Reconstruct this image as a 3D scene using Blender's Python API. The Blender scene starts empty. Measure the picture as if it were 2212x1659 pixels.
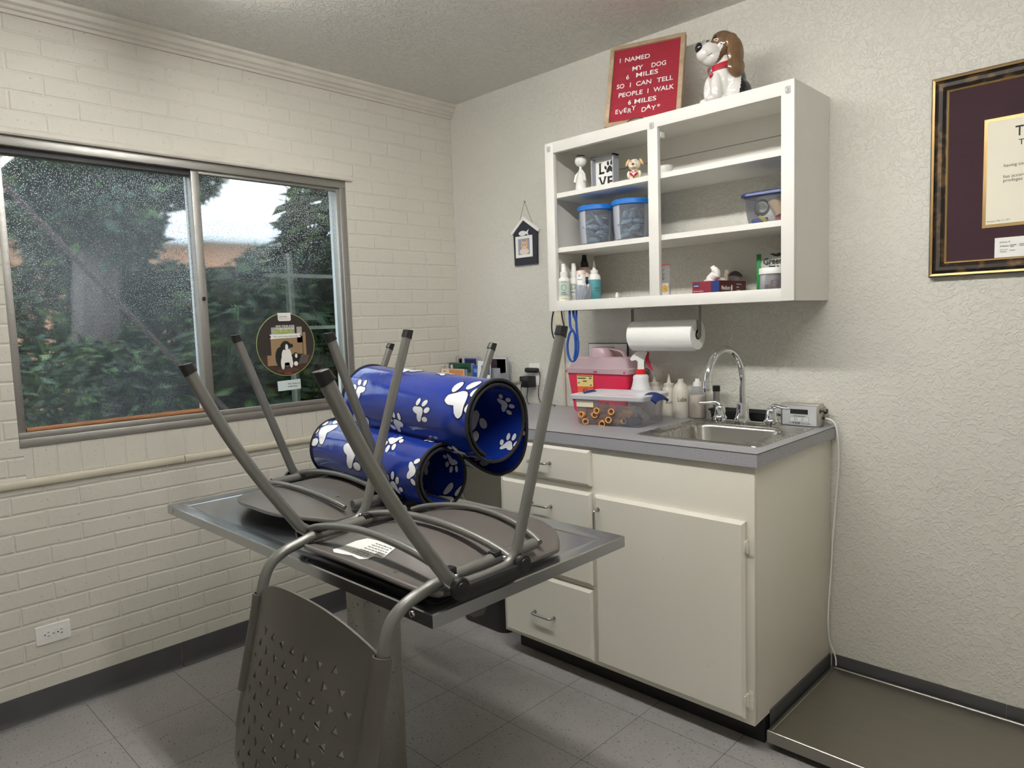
import bpy, bmesh, math, random
from mathutils import Vector, Matrix, Euler
from mathutils.geometry import delaunay_2d_cdt
PI = math.pi
SC = bpy.context.scene
COL = SC.collection
ORG = {}
V = Vector

# ------------------------------------------------------------------ helpers
def lin(c):
    c = c / 255.0
    return c / 12.92 if c <= .04045 else ((c + .055) / 1.055) ** 2.4

def rgb(c):
    return (lin(c[0]), lin(c[1]), lin(c[2]), 1)

def newmat(name):
    m = bpy.data.materials.new(name)
    m.use_nodes = True
    nt = m.node_tree
    nt.nodes.clear()
    out = nt.nodes.new('ShaderNodeOutputMaterial')
    return m, nt, out

def N(nt, kind, **kw):
    n = nt.nodes.new('ShaderNode' + kind)
    for k, v in kw.items():
        if k.startswith('i_'):
            key = k[2:]
            key = int(key) if key.isdigit() else key.replace('_', ' ')
            n.inputs[key].default_value = v
        else:
            setattr(n, k, v)
    return n

def L(nt, a, b):
    nt.links.new(a, b)

def M(name, col, rough=.5, metal=0, var=.06, vscale=9, bump=0, bscale=150, coat=0, spec=.5, stretch=None, trans=0, emit=0):
    m, nt, out = newmat(name)
    p = N(nt, 'BsdfPrincipled')
    p.inputs['Roughness'].default_value = rough
    p.inputs['Metallic'].default_value = metal
    p.inputs['Coat Weight'].default_value = coat
    p.inputs['Specular IOR Level'].default_value = spec
    p.inputs['Transmission Weight'].default_value = trans
    c = rgb(col)
    tc = N(nt, 'TexCoord')
    mp = N(nt, 'Mapping')
    if stretch:
        mp.inputs['Scale'].default_value = stretch
    L(nt, tc.outputs['Object'], mp.inputs['Vector'])
    nz = N(nt, 'TexNoise', i_Scale=vscale, i_Detail=4.0)
    L(nt, mp.outputs[0], nz.inputs['Vector'])
    rp = N(nt, 'ValToRGB')
    rp.color_ramp.elements[0].position = .3
    rp.color_ramp.elements[1].position = .7
    rp.color_ramp.elements[0].color = tuple(x * (1 - var) for x in c[:3]) + (1,)
    rp.color_ramp.elements[1].color = tuple(min(1, x * (1 + var)) for x in c[:3]) + (1,)
    L(nt, nz.outputs['Fac'], rp.inputs[0])
    L(nt, rp.outputs[0], p.inputs['Base Color'])
    if emit:
        L(nt, rp.outputs[0], p.inputs['Emission Color'])
        p.inputs['Emission Strength'].default_value = emit
    if bump:
        b = N(nt, 'TexNoise', i_Scale=bscale, i_Detail=3.0)
        L(nt, mp.outputs[0], b.inputs['Vector'])
        bp = N(nt, 'Bump', i_Strength=.6, i_Distance=bump)
        L(nt, b.outputs['Fac'], bp.inputs['Height'])
        L(nt, bp.outputs[0], p.inputs['Normal'])
    L(nt, p.outputs[0], out.inputs[0])
    return m

def MClear(name, tint, fac=.22, rough=.12, haze=(235, 235, 240)):
    """thin clear plastic: see-through with a sheen and a little haze"""
    m, nt, out = newmat(name)
    t = N(nt, 'BsdfTransparent'); t.inputs[0].default_value = rgb(tint)
    p = N(nt, 'BsdfPrincipled', i_Roughness=rough); p.inputs['Base Color'].default_value = rgb(haze)
    fr = N(nt, 'Fresnel', i_IOR=1.45)
    nz = N(nt, 'TexNoise', i_Scale=14.0)
    a = N(nt, 'Math', operation='MULTIPLY_ADD'); a.inputs[1].default_value = .05; a.inputs[2].default_value = fac - .025
    L(nt, nz.outputs['Fac'], a.inputs[0])
    b = N(nt, 'Math', operation='MULTIPLY_ADD', use_clamp=True); b.inputs[1].default_value = .8
    L(nt, fr.outputs[0], b.inputs[0]); L(nt, a.outputs[0], b.inputs[2])
    mx = N(nt, 'MixShader')
    L(nt, b.outputs[0], mx.inputs[0]); L(nt, t.outputs[0], mx.inputs[1]); L(nt, p.outputs[0], mx.inputs[2])
    L(nt, mx.outputs[0], out.inputs[0])
    return m

class B:
    """collects geometry, then links it as ONE mesh object"""
    def __init__(self):
        self.bm = bmesh.new()

    def _fin(self, faces, m):
        for f in faces:
            f.material_index = m

    def box(self, a, b, bev=0, m=0, seg=2, mtx=None):
        x0, y0, z0 = a; x1, y1, z1 = b
        r = bmesh.ops.create_cube(self.bm, size=1)
        vs = r['verts']
        for v in vs:
            v.co = V(((x0 + x1) / 2 + v.co.x * (x1 - x0), (y0 + y1) / 2 + v.co.y * (y1 - y0), (z0 + z1) / 2 + v.co.z * (z1 - z0)))
        if bev:
            es = list({e for v in vs for e in v.link_edges})
            r = bmesh.ops.bevel(self.bm, geom=es, offset=bev, segments=seg, affect='EDGES', profile=.5)
            fs = set(r['faces'])
            vv = set(r['verts'])
            for v in list(vv):
                fs.update(v.link_faces)
            vs = list({v for f in fs for v in f.verts})
        fs = {f for v in vs for f in v.link_faces}
        self._fin(fs, m)
        if mtx is not None:
            for v in vs:
                v.co = mtx @ v.co
        return self

    def poly(self, pts, m=0):
        vs = [self.bm.verts.new(p) for p in pts]
        f = self.bm.faces.new(vs); f.material_index = m
        return f

    def prism(self, pts, axis, lo, hi, m=0, bev=0):
        """2-D outline extruded along an axis ('x': pts are (y,z); 'y': (x,z); 'z': (x,y))"""
        def P(p, t):
            return {'x': (t, p[0], p[1]), 'y': (p[0], t, p[1]), 'z': (p[0], p[1], t)}[axis]
        a = [self.bm.verts.new(P(p, lo)) for p in pts]
        b = [self.bm.verts.new(P(p, hi)) for p in pts]
        n = len(pts)
        fs = [self.bm.faces.new(a), self.bm.faces.new(b[::-1])]
        for i in range(n):
            fs.append(self.bm.faces.new((a[i], b[i], b[(i + 1) % n], a[(i + 1) % n])))
        self._fin(fs, m)
        bmesh.ops.recalc_face_normals(self.bm, faces=fs)
        if bev:
            es = list({e for f in fs[:2] for e in f.edges})
            r = bmesh.ops.bevel(self.bm, geom=es, offset=bev, segments=2, affect='EDGES', profile=.5)
            self._fin(r['faces'], m)
        return self

    def lathe(self, prof, c=(0, 0, 0), seg=28, m=0, axis='z', cap=True, sx=1, sy=1):
        """profile of (r, t) turned about an axis through c"""
        rings = []
        for r, t in prof:
            ring = []
            for i in range(seg):
                a = 2 * PI * i / seg
                u, w = r * math.cos(a) * sx, r * math.sin(a) * sy
                p = {'z': (u, w, t), 'x': (t, u, w), 'y': (w, t, u)}[axis]
                ring.append(self.bm.verts.new(V(p) + V(c)))
            rings.append(ring)
        fs = []
        for k in range(len(rings) - 1):
            for i in range(seg):
                j = (i + 1) % seg
                fs.append(self.bm.faces.new((rings[k][i], rings[k][j], rings[k + 1][j], rings[k + 1][i])))
        if cap:
            if prof[0][0] > 1e-5: fs.append(self.bm.faces.new(rings[0][::-1]))
            if prof[-1][0] > 1e-5: fs.append(self.bm.faces.new(rings[-1]))
        self._fin(fs, m)
        return self

    def tube(self, pts, r, seg=12, m=0, hint=None, sect=None, cap=True, closed=False):
        """a tube along points; r may be a list; sect = list of (a,b) unit section, a along the hint direction"""
        pts = [V(p) for p in pts]
        n = len(pts)
        rs = r if isinstance(r, (list, tuple)) else [r] * n
        sec = sect or [(math.cos(2 * PI * i / seg), math.sin(2 * PI * i / seg)) for i in range(seg)]
        k = len(sec)
        rings = []
        nrm = None
        for i in range(n):
            if closed:
                t = (pts[(i + 1) % n] - pts[i - 1]).normalized()
            else:
                t = (pts[min(i + 1, n - 1)] - pts[max(i - 1, 0)]).normalized()
            if nrm is None:
                h = V(hint) if hint else (V((0, 0, 1)) if abs(t.z) < .9 else V((1, 0, 0)))
                nrm = (h - t * h.dot(t)).normalized()
            else:
                nrm = (nrm - t * nrm.dot(t)).normalized()
            bi = t.cross(nrm)
            rings.append([self.bm.verts.new(pts[i] + nrm * (a * rs[i]) + bi * (b * rs[i])) for a, b in sec])
        fs = []
        for q in range(n if closed else n - 1):
            A, Bn = rings[q], rings[(q + 1) % n]
            for i in range(k):
                j = (i + 1) % k
                fs.append(self.bm.faces.new((A[i], A[j], Bn[j], Bn[i])))
        if cap and not closed:
            fs.append(self.bm.faces.new(rings[0][::-1])); fs.append(self.bm.faces.new(rings[-1]))
        self._fin(fs, m)
        return self

    def ell(self, c, r, m=0, sub=2, rot=None):
        res = bmesh.ops.create_icosphere(self.bm, subdivisions=sub, radius=1)
        R = Euler(rot).to_matrix() if rot else Matrix.Identity(3)
        for v in res['verts']:
            v.co = V(c) + R @ V((v.co.x * r[0], v.co.y * r[1], v.co.z * r[2]))
        self._fin({f for v in res['verts'] for f in v.link_faces}, m)
        return self

    def surf(self, fn, nu, nv, th=0, m=0, mb=None):
        """a sheet fn(u,v) over the unit square, optionally thickened along -normal"""
        G = [[V(fn(i / nu, j / nv)) for j in range(nv + 1)] for i in range(nu + 1)]
        def nor(i, j):
            a = G[min(i + 1, nu)][j] - G[max(i - 1, 0)][j]
            b = G[i][min(j + 1, nv)] - G[i][max(j - 1, 0)]
            return a.cross(b).normalized()
        T = [[self.bm.verts.new(G[i][j]) for j in range(nv + 1)] for i in range(nu + 1)]
        fs = [self.bm.faces.new((T[i][j], T[i + 1][j], T[i + 1][j + 1], T[i][j + 1])) for i in range(nu) for j in range(nv)]
        self._fin(fs, m)
        if th:
            U = [[self.bm.verts.new(G[i][j] - nor(i, j) * th) for j in range(nv + 1)] for i in range(nu + 1)]
            f2 = [self.bm.faces.new((U[i][j], U[i][j + 1], U[i + 1][j + 1], U[i + 1][j])) for i in range(nu) for j in range(nv)]
            for i in range(nu):
                f2.append(self.bm.faces.new((T[i][0], U[i][0], U[i + 1][0], T[i + 1][0])))
                f2.append(self.bm.faces.new((T[i][nv], T[i + 1][nv], U[i + 1][nv], U[i][nv])))
            for j in range(nv):
                f2.append(self.bm.faces.new((T[0][j], T[0][j + 1], U[0][j + 1], U[0][j])))
                f2.append(self.bm.faces.new((T[nu][j], U[nu][j], U[nu][j + 1], T[nu][j + 1])))
            self._fin(f2, m if mb is None else mb)
        return self

    def text(self, s, mtx, size=.02, ext=.0006, m=0, width=None, align='LEFT', bold=0, shear=0):
        cu = bpy.data.curves.new('t', 'FONT')
        cu.body = s; cu.size = size; cu.extrude = ext; cu.align_x = align; cu.offset = bold; cu.shear = shear
        cu.resolution_u = 4
        o = bpy.data.objects.new('t', cu); COL.objects.link(o)
        dg = bpy.context.evaluated_depsgraph_get(); dg.update()
        me = bpy.data.meshes.new_from_object(o.evaluated_get(dg))
        if width and len(me.vertices):
            xs = [v.co.x for v in me.vertices]
            w = max(xs) - min(xs); x0 = min(xs)
            for v in me.vertices:
                v.co.x = (v.co.x - x0) * width / w
        me.transform(mtx)
        n0 = len(self.bm.faces)
        self.bm.from_mesh(me)
        self.bm.faces.ensure_lookup_table()
        for f in self.bm.faces[n0:]:
            f.material_index = m
        bpy.data.objects.remove(o); bpy.data.curves.remove(cu); bpy.data.meshes.remove(me)
        return self

    def out(self, name, mats, parent=None, smooth=40, **tags):
        me = bpy.data.meshes.new(name)
        org = ORG.get(parent, V((0, 0, 0)))
        loc = None
        if parent is None:
            bb = [v.co for v in self.bm.verts]
            loc = V(((min(c.x for c in bb) + max(c.x for c in bb)) / 2, (min(c.y for c in bb) + max(c.y for c in bb)) / 2, min(c.z for c in bb)))
            if tags.get('kind') == 'structure':
                loc = V((0, 0, 0))
            org = loc
        bmesh.ops.recalc_face_normals(self.bm, faces=self.bm.faces[:])
        if org.length:
            bmesh.ops.translate(self.bm, verts=self.bm.verts[:], vec=-org)
        self.bm.to_mesh(me); self.bm.free()
        for mm in (mats if isinstance(mats, (list, tuple)) else [mats]):
            me.materials.append(mm)
        if smooth:
            me.polygons.foreach_set('use_smooth', [True] * len(me.polygons))
            me.set_sharp_from_angle(angle=math.radians(smooth))
        o = bpy.data.objects.new(name, me); COL.objects.link(o)
        if parent:
            o.parent = parent
            ORG[o] = org
        else:
            o.location = loc; ORG[o] = loc
        for k, v in tags.items():
            o[k] = v
        return o

def tag(o, label, cat, group=None, kind=None):
    o['label'] = label; o['category'] = cat
    if group: o['group'] = group
    if kind: o['kind'] = kind
    return o

def thing(name, label, cat, loc=(0, 0, 0), rz=0, group=None, local=False):
    o = bpy.data.objects.new(name, None); COL.objects.link(o)
    o.empty_display_size = .05
    o.location = loc; o.rotation_euler = (0, 0, rz)
    ORG[o] = V((0, 0, 0)) if local else V(loc)
    return tag(o, label, cat, group)

def copy_tree(o, parent=None):
    c = o.copy(); COL.objects.link(c); c.parent = parent
    for ch in list(o.children):
        copy_tree(ch, c)
    return c

def cr(pts, n=8):
    """Catmull-Rom through points"""
    P = [V(p) for p in pts]
    P = [P[0] * 2 - P[1]] + P + [P[-1] * 2 - P[-2]]
    o = []
    for i in range(1, len(P) - 2):
        a, b, c, d = P[i - 1:i + 3]
        for k in range(n):
            t = k / n
            o.append(.5 * ((2 * b) + (c - a) * t + (2 * a - 5 * b + 4 * c - d) * t * t + (3 * b - a - 3 * c + d) * t ** 3))
    o.append(P[-2])
    return o

def rounded(pts, r, n=6):
    """polyline with its inner corners rounded"""
    P = [V(p) for p in pts]; o = [P[0]]
    for i in range(1, len(P) - 1):
        a = (P[i - 1] - P[i]); b = (P[i + 1] - P[i])
        q = min(r, a.length * .48, b.length * .48)
        s, e = P[i] + a.normalized() * q, P[i] + b.normalized() * q
        for k in range(n + 1):
            t = k / n
            o.append(s * (1 - t) ** 2 + P[i] * 2 * t * (1 - t) + e * t * t)
    o.append(P[-1])
    return o

def rrect(x0, x1, y0, y1, r, n=5):
    o = []
    for cx, cy, a0 in ((x1 - r, y1 - r, 0), (x0 + r, y1 - r, 90), (x0 + r, y0 + r, 180), (x1 - r, y0 + r, 270)):
        for k in range(n + 1):
            a = math.radians(a0 + 90 * k / n)
            o.append((cx + r * math.cos(a), cy + r * math.sin(a)))
    return o

def blob(parts, name, mats, parent, voxel, pick=None, smooth=4, **tags):
    """union of ellipsoids, melted into one skin; pick(co) chooses the material slot"""
    b = B()
    for c, r, *rot in parts:
        b.ell(c, r, rot=rot[0] if rot else None, sub=3)
    me = bpy.data.meshes.new('tmp'); b.bm.to_mesh(me); b.bm.free()
    o = bpy.data.objects.new('tmp', me); COL.objects.link(o)
    md = o.modifiers.new('r', 'REMESH'); md.mode = 'VOXEL'; md.voxel_size = voxel
    ms = o.modifiers.new('s', 'SMOOTH'); ms.factor = .5; ms.iterations = smooth
    dg = bpy.context.evaluated_depsgraph_get(); dg.update()
    m2 = bpy.data.meshes.new_from_object(o.evaluated_get(dg))
    bpy.data.objects.remove(o); bpy.data.meshes.remove(me)
    q = B(); q.bm.from_mesh(m2); bpy.data.meshes.remove(m2)
    for f in q.bm.faces:
        f.material_index = pick(f.calc_center_median()) if pick else 0
    return q.out(name, mats, parent, smooth=80, **tags)

FRONT = Matrix(((1, 0, 0, 0), (0, 0, -1, 0), (0, 1, 0, 0), (0, 0, 0, 1)))    # text in the XZ plane, read from -y
def at(x, y, z, rot=0):
    return Matrix.Translation((x, y, z)) @ FRONT @ Matrix.Rotation(rot, 4, 'Z')
SIDE = Matrix(((0, 0, 1, 0), (1, 0, 0, 0), (0, 1, 0, 0), (0, 0, 0, 1)))      # text in the YZ plane, read from +x
def atx(x, y, z, rot=0):
    return Matrix.Translation((x, y, z)) @ SIDE @ Matrix.Rotation(rot, 4, 'Z')
# ------------------------------------------------------------------ materials
def mat_brick():
    m, nt, out = newmat('painted brick')
    p = N(nt, 'BsdfPrincipled', i_Roughness=.55)
    tc = N(nt, 'TexCoord'); sp = N(nt, 'SeparateXYZ'); L(nt, tc.outputs['Object'], sp.inputs[0])
    wob = N(nt, 'TexNoise', i_Scale=9.0, i_Detail=2.0); L(nt, tc.outputs['Object'], wob.inputs['Vector'])
    wv = N(nt, 'Math', operation='MULTIPLY_ADD'); wv.inputs[1].default_value = .006; wv.inputs[2].default_value = -.003
    L(nt, wob.outputs['Fac'], wv.inputs[0])
    ya = N(nt, 'Math', operation='ADD'); L(nt, sp.outputs['Y'], ya.inputs[0]); L(nt, wv.outputs[0], ya.inputs[1])
    za = N(nt, 'Math', operation='ADD'); L(nt, sp.outputs['Z'], za.inputs[0]); L(nt, wv.outputs[0], za.inputs[1])
    zo = N(nt, 'Math', operation='SUBTRACT'); zo.inputs[1].default_value = .0169; L(nt, za.outputs[0], zo.inputs[0])
    cb = N(nt, 'CombineXYZ'); L(nt, ya.outputs[0], cb.inputs[0]); L(nt, zo.outputs[0], cb.inputs[1])
    def brick(vec, w, h, off, ms):
        b = N(nt, 'TexBrick', offset=off, squash=1.0, offset_frequency=2)
        b.inputs['Scale'].default_value = 1; b.inputs['Mortar Size'].default_value = ms
        b.inputs['Mortar Smooth'].default_value = .75; b.inputs['Bias'].default_value = 0
        b.inputs['Brick Width'].default_value = w; b.inputs['Row Height'].default_value = h
        L(nt, vec, b.inputs['Vector'])
        return b
    b1 = brick(cb.outputs[0], .2032, .064, .5, .0062)
    z2 = N(nt, 'Math', operation='SUBTRACT'); z2.inputs[1].default_value = .836; L(nt, sp.outputs['Z'], z2.inputs[0])
    cb2 = N(nt, 'CombineXYZ'); L(nt, ya.outputs[0], cb2.inputs[0]); L(nt, z2.outputs[0], cb2.inputs[1])
    b2 = brick(cb2.outputs[0], .0725, .12, 0, .005)
    c1 = N(nt, 'Math', operation='COMPARE'); c1.inputs[1].default_value = .897; c1.inputs[2].default_value = .06; L(nt, sp.outputs['Z'], c1.inputs[0])
    c2 = N(nt, 'Math', operation='COMPARE'); c2.inputs[1].default_value = -1.32; c2.inputs[2].default_value = .66; L(nt, sp.outputs['Y'], c2.inputs[0])
    mk = N(nt, 'Math', operation='MULTIPLY'); L(nt, c1.outputs[0], mk.inputs[0]); L(nt, c2.outputs[0], mk.inputs[1])
    mx = N(nt, 'Mix'); L(nt, mk.outputs[0], mx.inputs['Factor']); L(nt, b1.outputs['Fac'], mx.inputs['A']); L(nt, b2.outputs['Fac'], mx.inputs['B'])
    # pits and rough paint
    pn = N(nt, 'TexNoise', i_Scale=75.0, i_Detail=4.0, i_Roughness=.6); L(nt, tc.outputs['Object'], pn.inputs['Vector'])
    pr = N(nt, 'MapRange'); pr.inputs['From Min'].default_value = .33; pr.inputs['From Max'].default_value = .4
    L(nt, pn.outputs['Fac'], pr.inputs['Value'])
    fn = N(nt, 'TexNoise', i_Scale=38.0, i_Detail=5.0); L(nt, tc.outputs['Object'], fn.inputs['Vector'])
    inv = N(nt, 'Math', operation='SUBTRACT'); inv.inputs[0].default_value = 1.0; L(nt, mx.outputs['Result'], inv.inputs[1])
    h1 = N(nt, 'Math', operation='MULTIPLY_ADD'); h1.inputs[1].default_value = .28; L(nt, fn.outputs['Fac'], h1.inputs[0]); L(nt, inv.outputs[0], h1.inputs[2])
    h2 = N(nt, 'Math', operation='MULTIPLY_ADD'); h2.inputs[1].default_value = .25; L(nt, pr.outputs[0], h2.inputs[0]); L(nt, h1.outputs[0], h2.inputs[2])
    bp = N(nt, 'Bump', i_Strength=.5, i_Distance=.0045); L(nt, h2.outputs[0], bp.inputs['Height']); L(nt, bp.outputs[0], p.inputs['Normal'])
    big = N(nt, 'TexNoise', i_Scale=1.4, i_Detail=3.0); L(nt, tc.outputs['Object'], big.inputs['Vector'])
    rp = N(nt, 'ValToRGB'); rp.color_ramp.elements[0].color = rgb((206, 203, 192)); rp.color_ramp.elements[1].color = rgb((214, 211, 201))
    L(nt, big.outputs['Fac'], rp.inputs[0])
    dk = N(nt, 'Mix', data_type='RGBA', blend_type='MULTIPLY'); dk.inputs['Factor'].default_value = 1
    L(nt, rp.outputs[0], dk.inputs['A'])
    pc = N(nt, 'MapRange'); pc.inputs['To Min'].default_value = .66; pc.inputs['From Min'].default_value = .29; pc.inputs['From Max'].default_value = .34
    L(nt, pn.outputs['Fac'], pc.inputs['Value'])
    L(nt, pc.outputs[0], dk.inputs['B'])
    L(nt, dk.outputs['Result'], p.inputs['Base Color'])
    L(nt, p.outputs[0], out.inputs[0])
    return m

def mat_plaster(name, col, scale, dist, strength=.7, rough=.6):
    m, nt, out = newmat(name)
    p = N(nt, 'BsdfPrincipled', i_Roughness=rough)
    tc = N(nt, 'TexCoord')
    n1 = N(nt, 'TexNoise', i_Scale=scale, i_Detail=3.0, i_Roughness=.55, i_Distortion=1.1); L(nt, tc.outputs['Object'], n1.inputs['Vector'])
    r1 = N(nt, 'ValToRGB'); r1.color_ramp.elements[0].position = .47; r1.color_ramp.elements[1].position = .6
    L(nt, n1.outputs['Fac'], r1.inputs[0])
    n2 = N(nt, 'TexNoise', i_Scale=scale * 3.2, i_Detail=2.0); L(nt, tc.outputs['Object'], n2.inputs['Vector'])
    a = N(nt, 'Math', operation='MULTIPLY_ADD'); a.inputs[1].default_value = .25; L(nt, n2.outputs['Fac'], a.inputs[0]); L(nt, r1.outputs[0], a.inputs[2])
    bp = N(nt, 'Bump', i_Strength=strength, i_Distance=dist); L(nt, a.outputs[0], bp.inputs['Height']); L(nt, bp.outputs[0], p.inputs['Normal'])
    big = N(nt, 'TexNoise', i_Scale=1.7, i_Detail=3.0); L(nt, tc.outputs['Object'], big.inputs['Vector'])
    rp = N(nt, 'ValToRGB'); c = rgb(col)
    rp.color_ramp.elements[0].color = tuple(x * .97 for x in c[:3]) + (1,); rp.color_ramp.elements[1].color = tuple(x * 1.03 for x in c[:3]) + (1,)
    L(nt, big.outputs['Fac'], rp.inputs[0]); L(nt, rp.outputs[0], p.inputs['Base Color'])
    L(nt, p.outputs[0], out.inputs[0])
    return m

def mat_floor():
    m, nt, out = newmat('vinyl tile')
    p = N(nt, 'BsdfPrincipled', i_Roughness=.42)
    tc = N(nt, 'TexCoord')
    mp = N(nt, 'Mapping'); mp.inputs['Location'].default_value = (-.03, .345, 0); L(nt, tc.outputs['Object'], mp.inputs['Vector'])
    b = N(nt, 'TexBrick', offset=0.0, squash=1.0); b.inputs['Scale'].default_value = 1
    b.inputs['Brick Width'].default_value = .3048; b.inputs['Row Height'].default_value = .3048
    b.inputs['Mortar Size'].default_value = .0009; b.inputs['Mortar Smooth'].default_value = .2; b.inputs['Bias'].default_value = 0
    b.inputs['Color1'].default_value = (.42, .42, .42, 1); b.inputs['Color2'].default_value = (.62, .62, .62, 1)
    L(nt, mp.outputs[0], b.inputs['Vector'])
    def fleck(sc, seed, lo, hi):
        q = N(nt, 'Mapping'); q.inputs['Scale'].default_value = sc; q.inputs['Location'].default_value = (seed, seed * 2, 0); q.inputs['Rotation'].default_value = (0, 0, .5)
        L(nt, tc.outputs['Object'], q.inputs['Vector'])
        n = N(nt, 'TexNoise', i_Scale=1.0, i_Detail=2.0, i_Roughness=.5); L(nt, q.outputs[0], n.inputs['Vector'])
        r = N(nt, 'MapRange'); r.inputs['From Min'].default_value = lo; r.inputs['From Max'].default_value = hi
        L(nt, n.outputs['Fac'], r.inputs['Value'])
        return r.outputs[0]
    base = N(nt, 'ValToRGB'); base.color_ramp.elements[0].color = rgb((146, 143, 142)); base.color_ramp.elements[1].color = rgb((162, 159, 157))
    nz = N(nt, 'TexNoise', i_Scale=14.0, i_Detail=6.0); L(nt, tc.outputs['Object'], nz.inputs['Vector']); L(nt, nz.outputs['Fac'], base.inputs[0])
    cur = base.outputs[0]
    for msk, col in ((fleck((75, 210, 1), 3.1, .645, .69), (62, 58, 58)), (fleck((110, 260, 1), 8.7, .69, .73), (196, 192, 186)), (fleck((45, 120, 1), 5.2, .66, .75), (126, 122, 121))):
        x = N(nt, 'Mix', data_type='RGBA'); L(nt, msk, x.inputs['Factor']); L(nt, cur, x.inputs['A']); x.inputs['B'].default_value = rgb(col); cur = x.outputs['Result']
    x = N(nt, 'Mix', data_type='RGBA'); L(nt, b.outputs['Fac'], x.inputs['Factor']); L(nt, cur, x.inputs['A']); x.inputs['B'].default_value = rgb((48, 45, 44))
    L(nt, x.outputs['Result'], p.inputs['Base Color'])
    bn = N(nt, 'TexNoise', i_Scale=60.0, i_Detail=2.0); L(nt, tc.outputs['Object'], bn.inputs['Vector'])
    bp = N(nt, 'Bump', i_Strength=.25, i_Distance=.001); L(nt, bn.outputs['Fac'], bp.inputs['Height']); L(nt, bp.outputs[0], p.inputs['Normal'])
    L(nt, p.outputs[0], out.inputs[0])
    return m

def mat_steel(name, col, rough, stretch, scale=1.0, aniso=0):
    m, nt, out = newmat(name)
    p = N(nt, 'BsdfPrincipled', i_Metallic=1.0, i_Roughness=rough)
    p.inputs['Base Color'].default_value = rgb(col)
    tc = N(nt, 'TexCoord'); mp = N(nt, 'Mapping'); mp.inputs['Scale'].default_value = stretch
    L(nt, tc.outputs['Object'], mp.inputs['Vector'])
    n = N(nt, 'TexNoise', i_Scale=scale, i_Detail=5.0); L(nt, mp.outputs[0], n.inputs['Vector'])
    r = N(nt, 'MapRange'); r.inputs['To Min'].default_value = rough * .7; r.inputs['To Max'].default_value = rough * 1.4
    L(nt, n.outputs['Fac'], r.inputs['Value']); L(nt, r.outputs[0], p.inputs['Roughness'])
    bp = N(nt, 'Bump', i_Strength=.04, i_Distance=.0003); L(nt, n.outputs['Fac'], bp.inputs['Height']); L(nt, bp.outputs[0], p.inputs['Normal'])
    L(nt, p.outputs[0], out.inputs[0])
    return m

def mat_speckle(name, base, dots, scale, lo, hi, rough, metal=0):
    m, nt, out = newmat(name)
    p = N(nt, 'BsdfPrincipled', i_Roughness=rough, i_Metallic=metal)
    tc = N(nt, 'TexCoord'); n = N(nt, 'TexNoise', i_Scale=scale, i_Detail=3.0); L(nt, tc.outputs['Object'], n.inputs['Vector'])
    r = N(nt, 'ValToRGB'); r.color_ramp.elements[0].position = lo; r.color_ramp.elements[1].position = hi
    r.color_ramp.elements[0].color = rgb(dots); r.color_ramp.elements[1].color = rgb(base)
    L(nt, n.outputs['Fac'], r.inputs[0]); L(nt, r.outputs[0], p.inputs['Base Color'])
    L(nt, p.outputs[0], out.inputs[0])
    return m

def mat_chipped(name, col, chip):
    """old gloss paint with a little yellowing and a few scuffs"""
    m, nt, out = newmat(name)
    p = N(nt, 'BsdfPrincipled', i_Roughness=.42)
    tc = N(nt, 'TexCoord')
    n = N(nt, 'TexNoise', i_Scale=3.0, i_Detail=4.0); L(nt, tc.outputs['Object'], n.inputs['Vector'])
    r = N(nt, 'ValToRGB'); c = rgb(col)
    r.color_ramp.elements[0].color = tuple(a * k for a, k in zip(c[:3], (.95, .93, .88))) + (1,); r.color_ramp.elements[1].color = c
    L(nt, n.outputs['Fac'], r.inputs[0])
    s = N(nt, 'TexNoise', i_Scale=30.0, i_Detail=5.0, i_Roughness=.65); L(nt, tc.outputs['Object'], s.inputs['Vector'])
    k = N(nt, 'MapRange'); k.inputs['From Min'].default_value = .70; k.inputs['From Max'].default_value = .76; L(nt, s.outputs['Fac'], k.inputs['Value'])
    x = N(nt, 'Mix', data_type='RGBA'); L(nt, k.outputs[0], x.inputs['Factor']); L(nt, r.outputs[0], x.inputs['A']); x.inputs['B'].default_value = rgb(chip)
    L(nt, x.outputs['Result'], p.inputs['Base Color'])
    b = N(nt, 'TexNoise', i_Scale=90.0); L(nt, tc.outputs['Object'], b.inputs['Vector'])
    bp = N(nt, 'Bump', i_Strength=.2, i_Distance=.0008); L(nt, b.outputs['Fac'], bp.inputs['Height']); L(nt, bp.outputs[0], p.inputs['Normal'])
    L(nt, p.outputs[0], out.inputs[0])
    return m

def mat_wood(name, c1, c2, stretch, rough=.6):
    m, nt, out = newmat(name)
    p = N(nt, 'BsdfPrincipled', i_Roughness=rough)
    tc = N(nt, 'TexCoord'); mp = N(nt, 'Mapping'); mp.inputs['Scale'].default_value = stretch; L(nt, tc.outputs['Object'], mp.inputs['Vector'])
    n = N(nt, 'TexNoise', i_Scale=1.0, i_Detail=5.0, i_Distortion=.6); L(nt, mp.outputs[0], n.inputs['Vector'])
    r = N(nt, 'ValToRGB'); r.color_ramp.elements[0].position = .3; r.color_ramp.elements[1].position = .7
    r.color_ramp.elements[0].color = rgb(c1); r.color_ramp.elements[1].color = rgb(c2); L(nt, n.outputs['Fac'], r.inputs[0])
    L(nt, r.outputs[0], p.inputs['Base Color']); L(nt, p.outputs[0], out.inputs[0])
    return m

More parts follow.
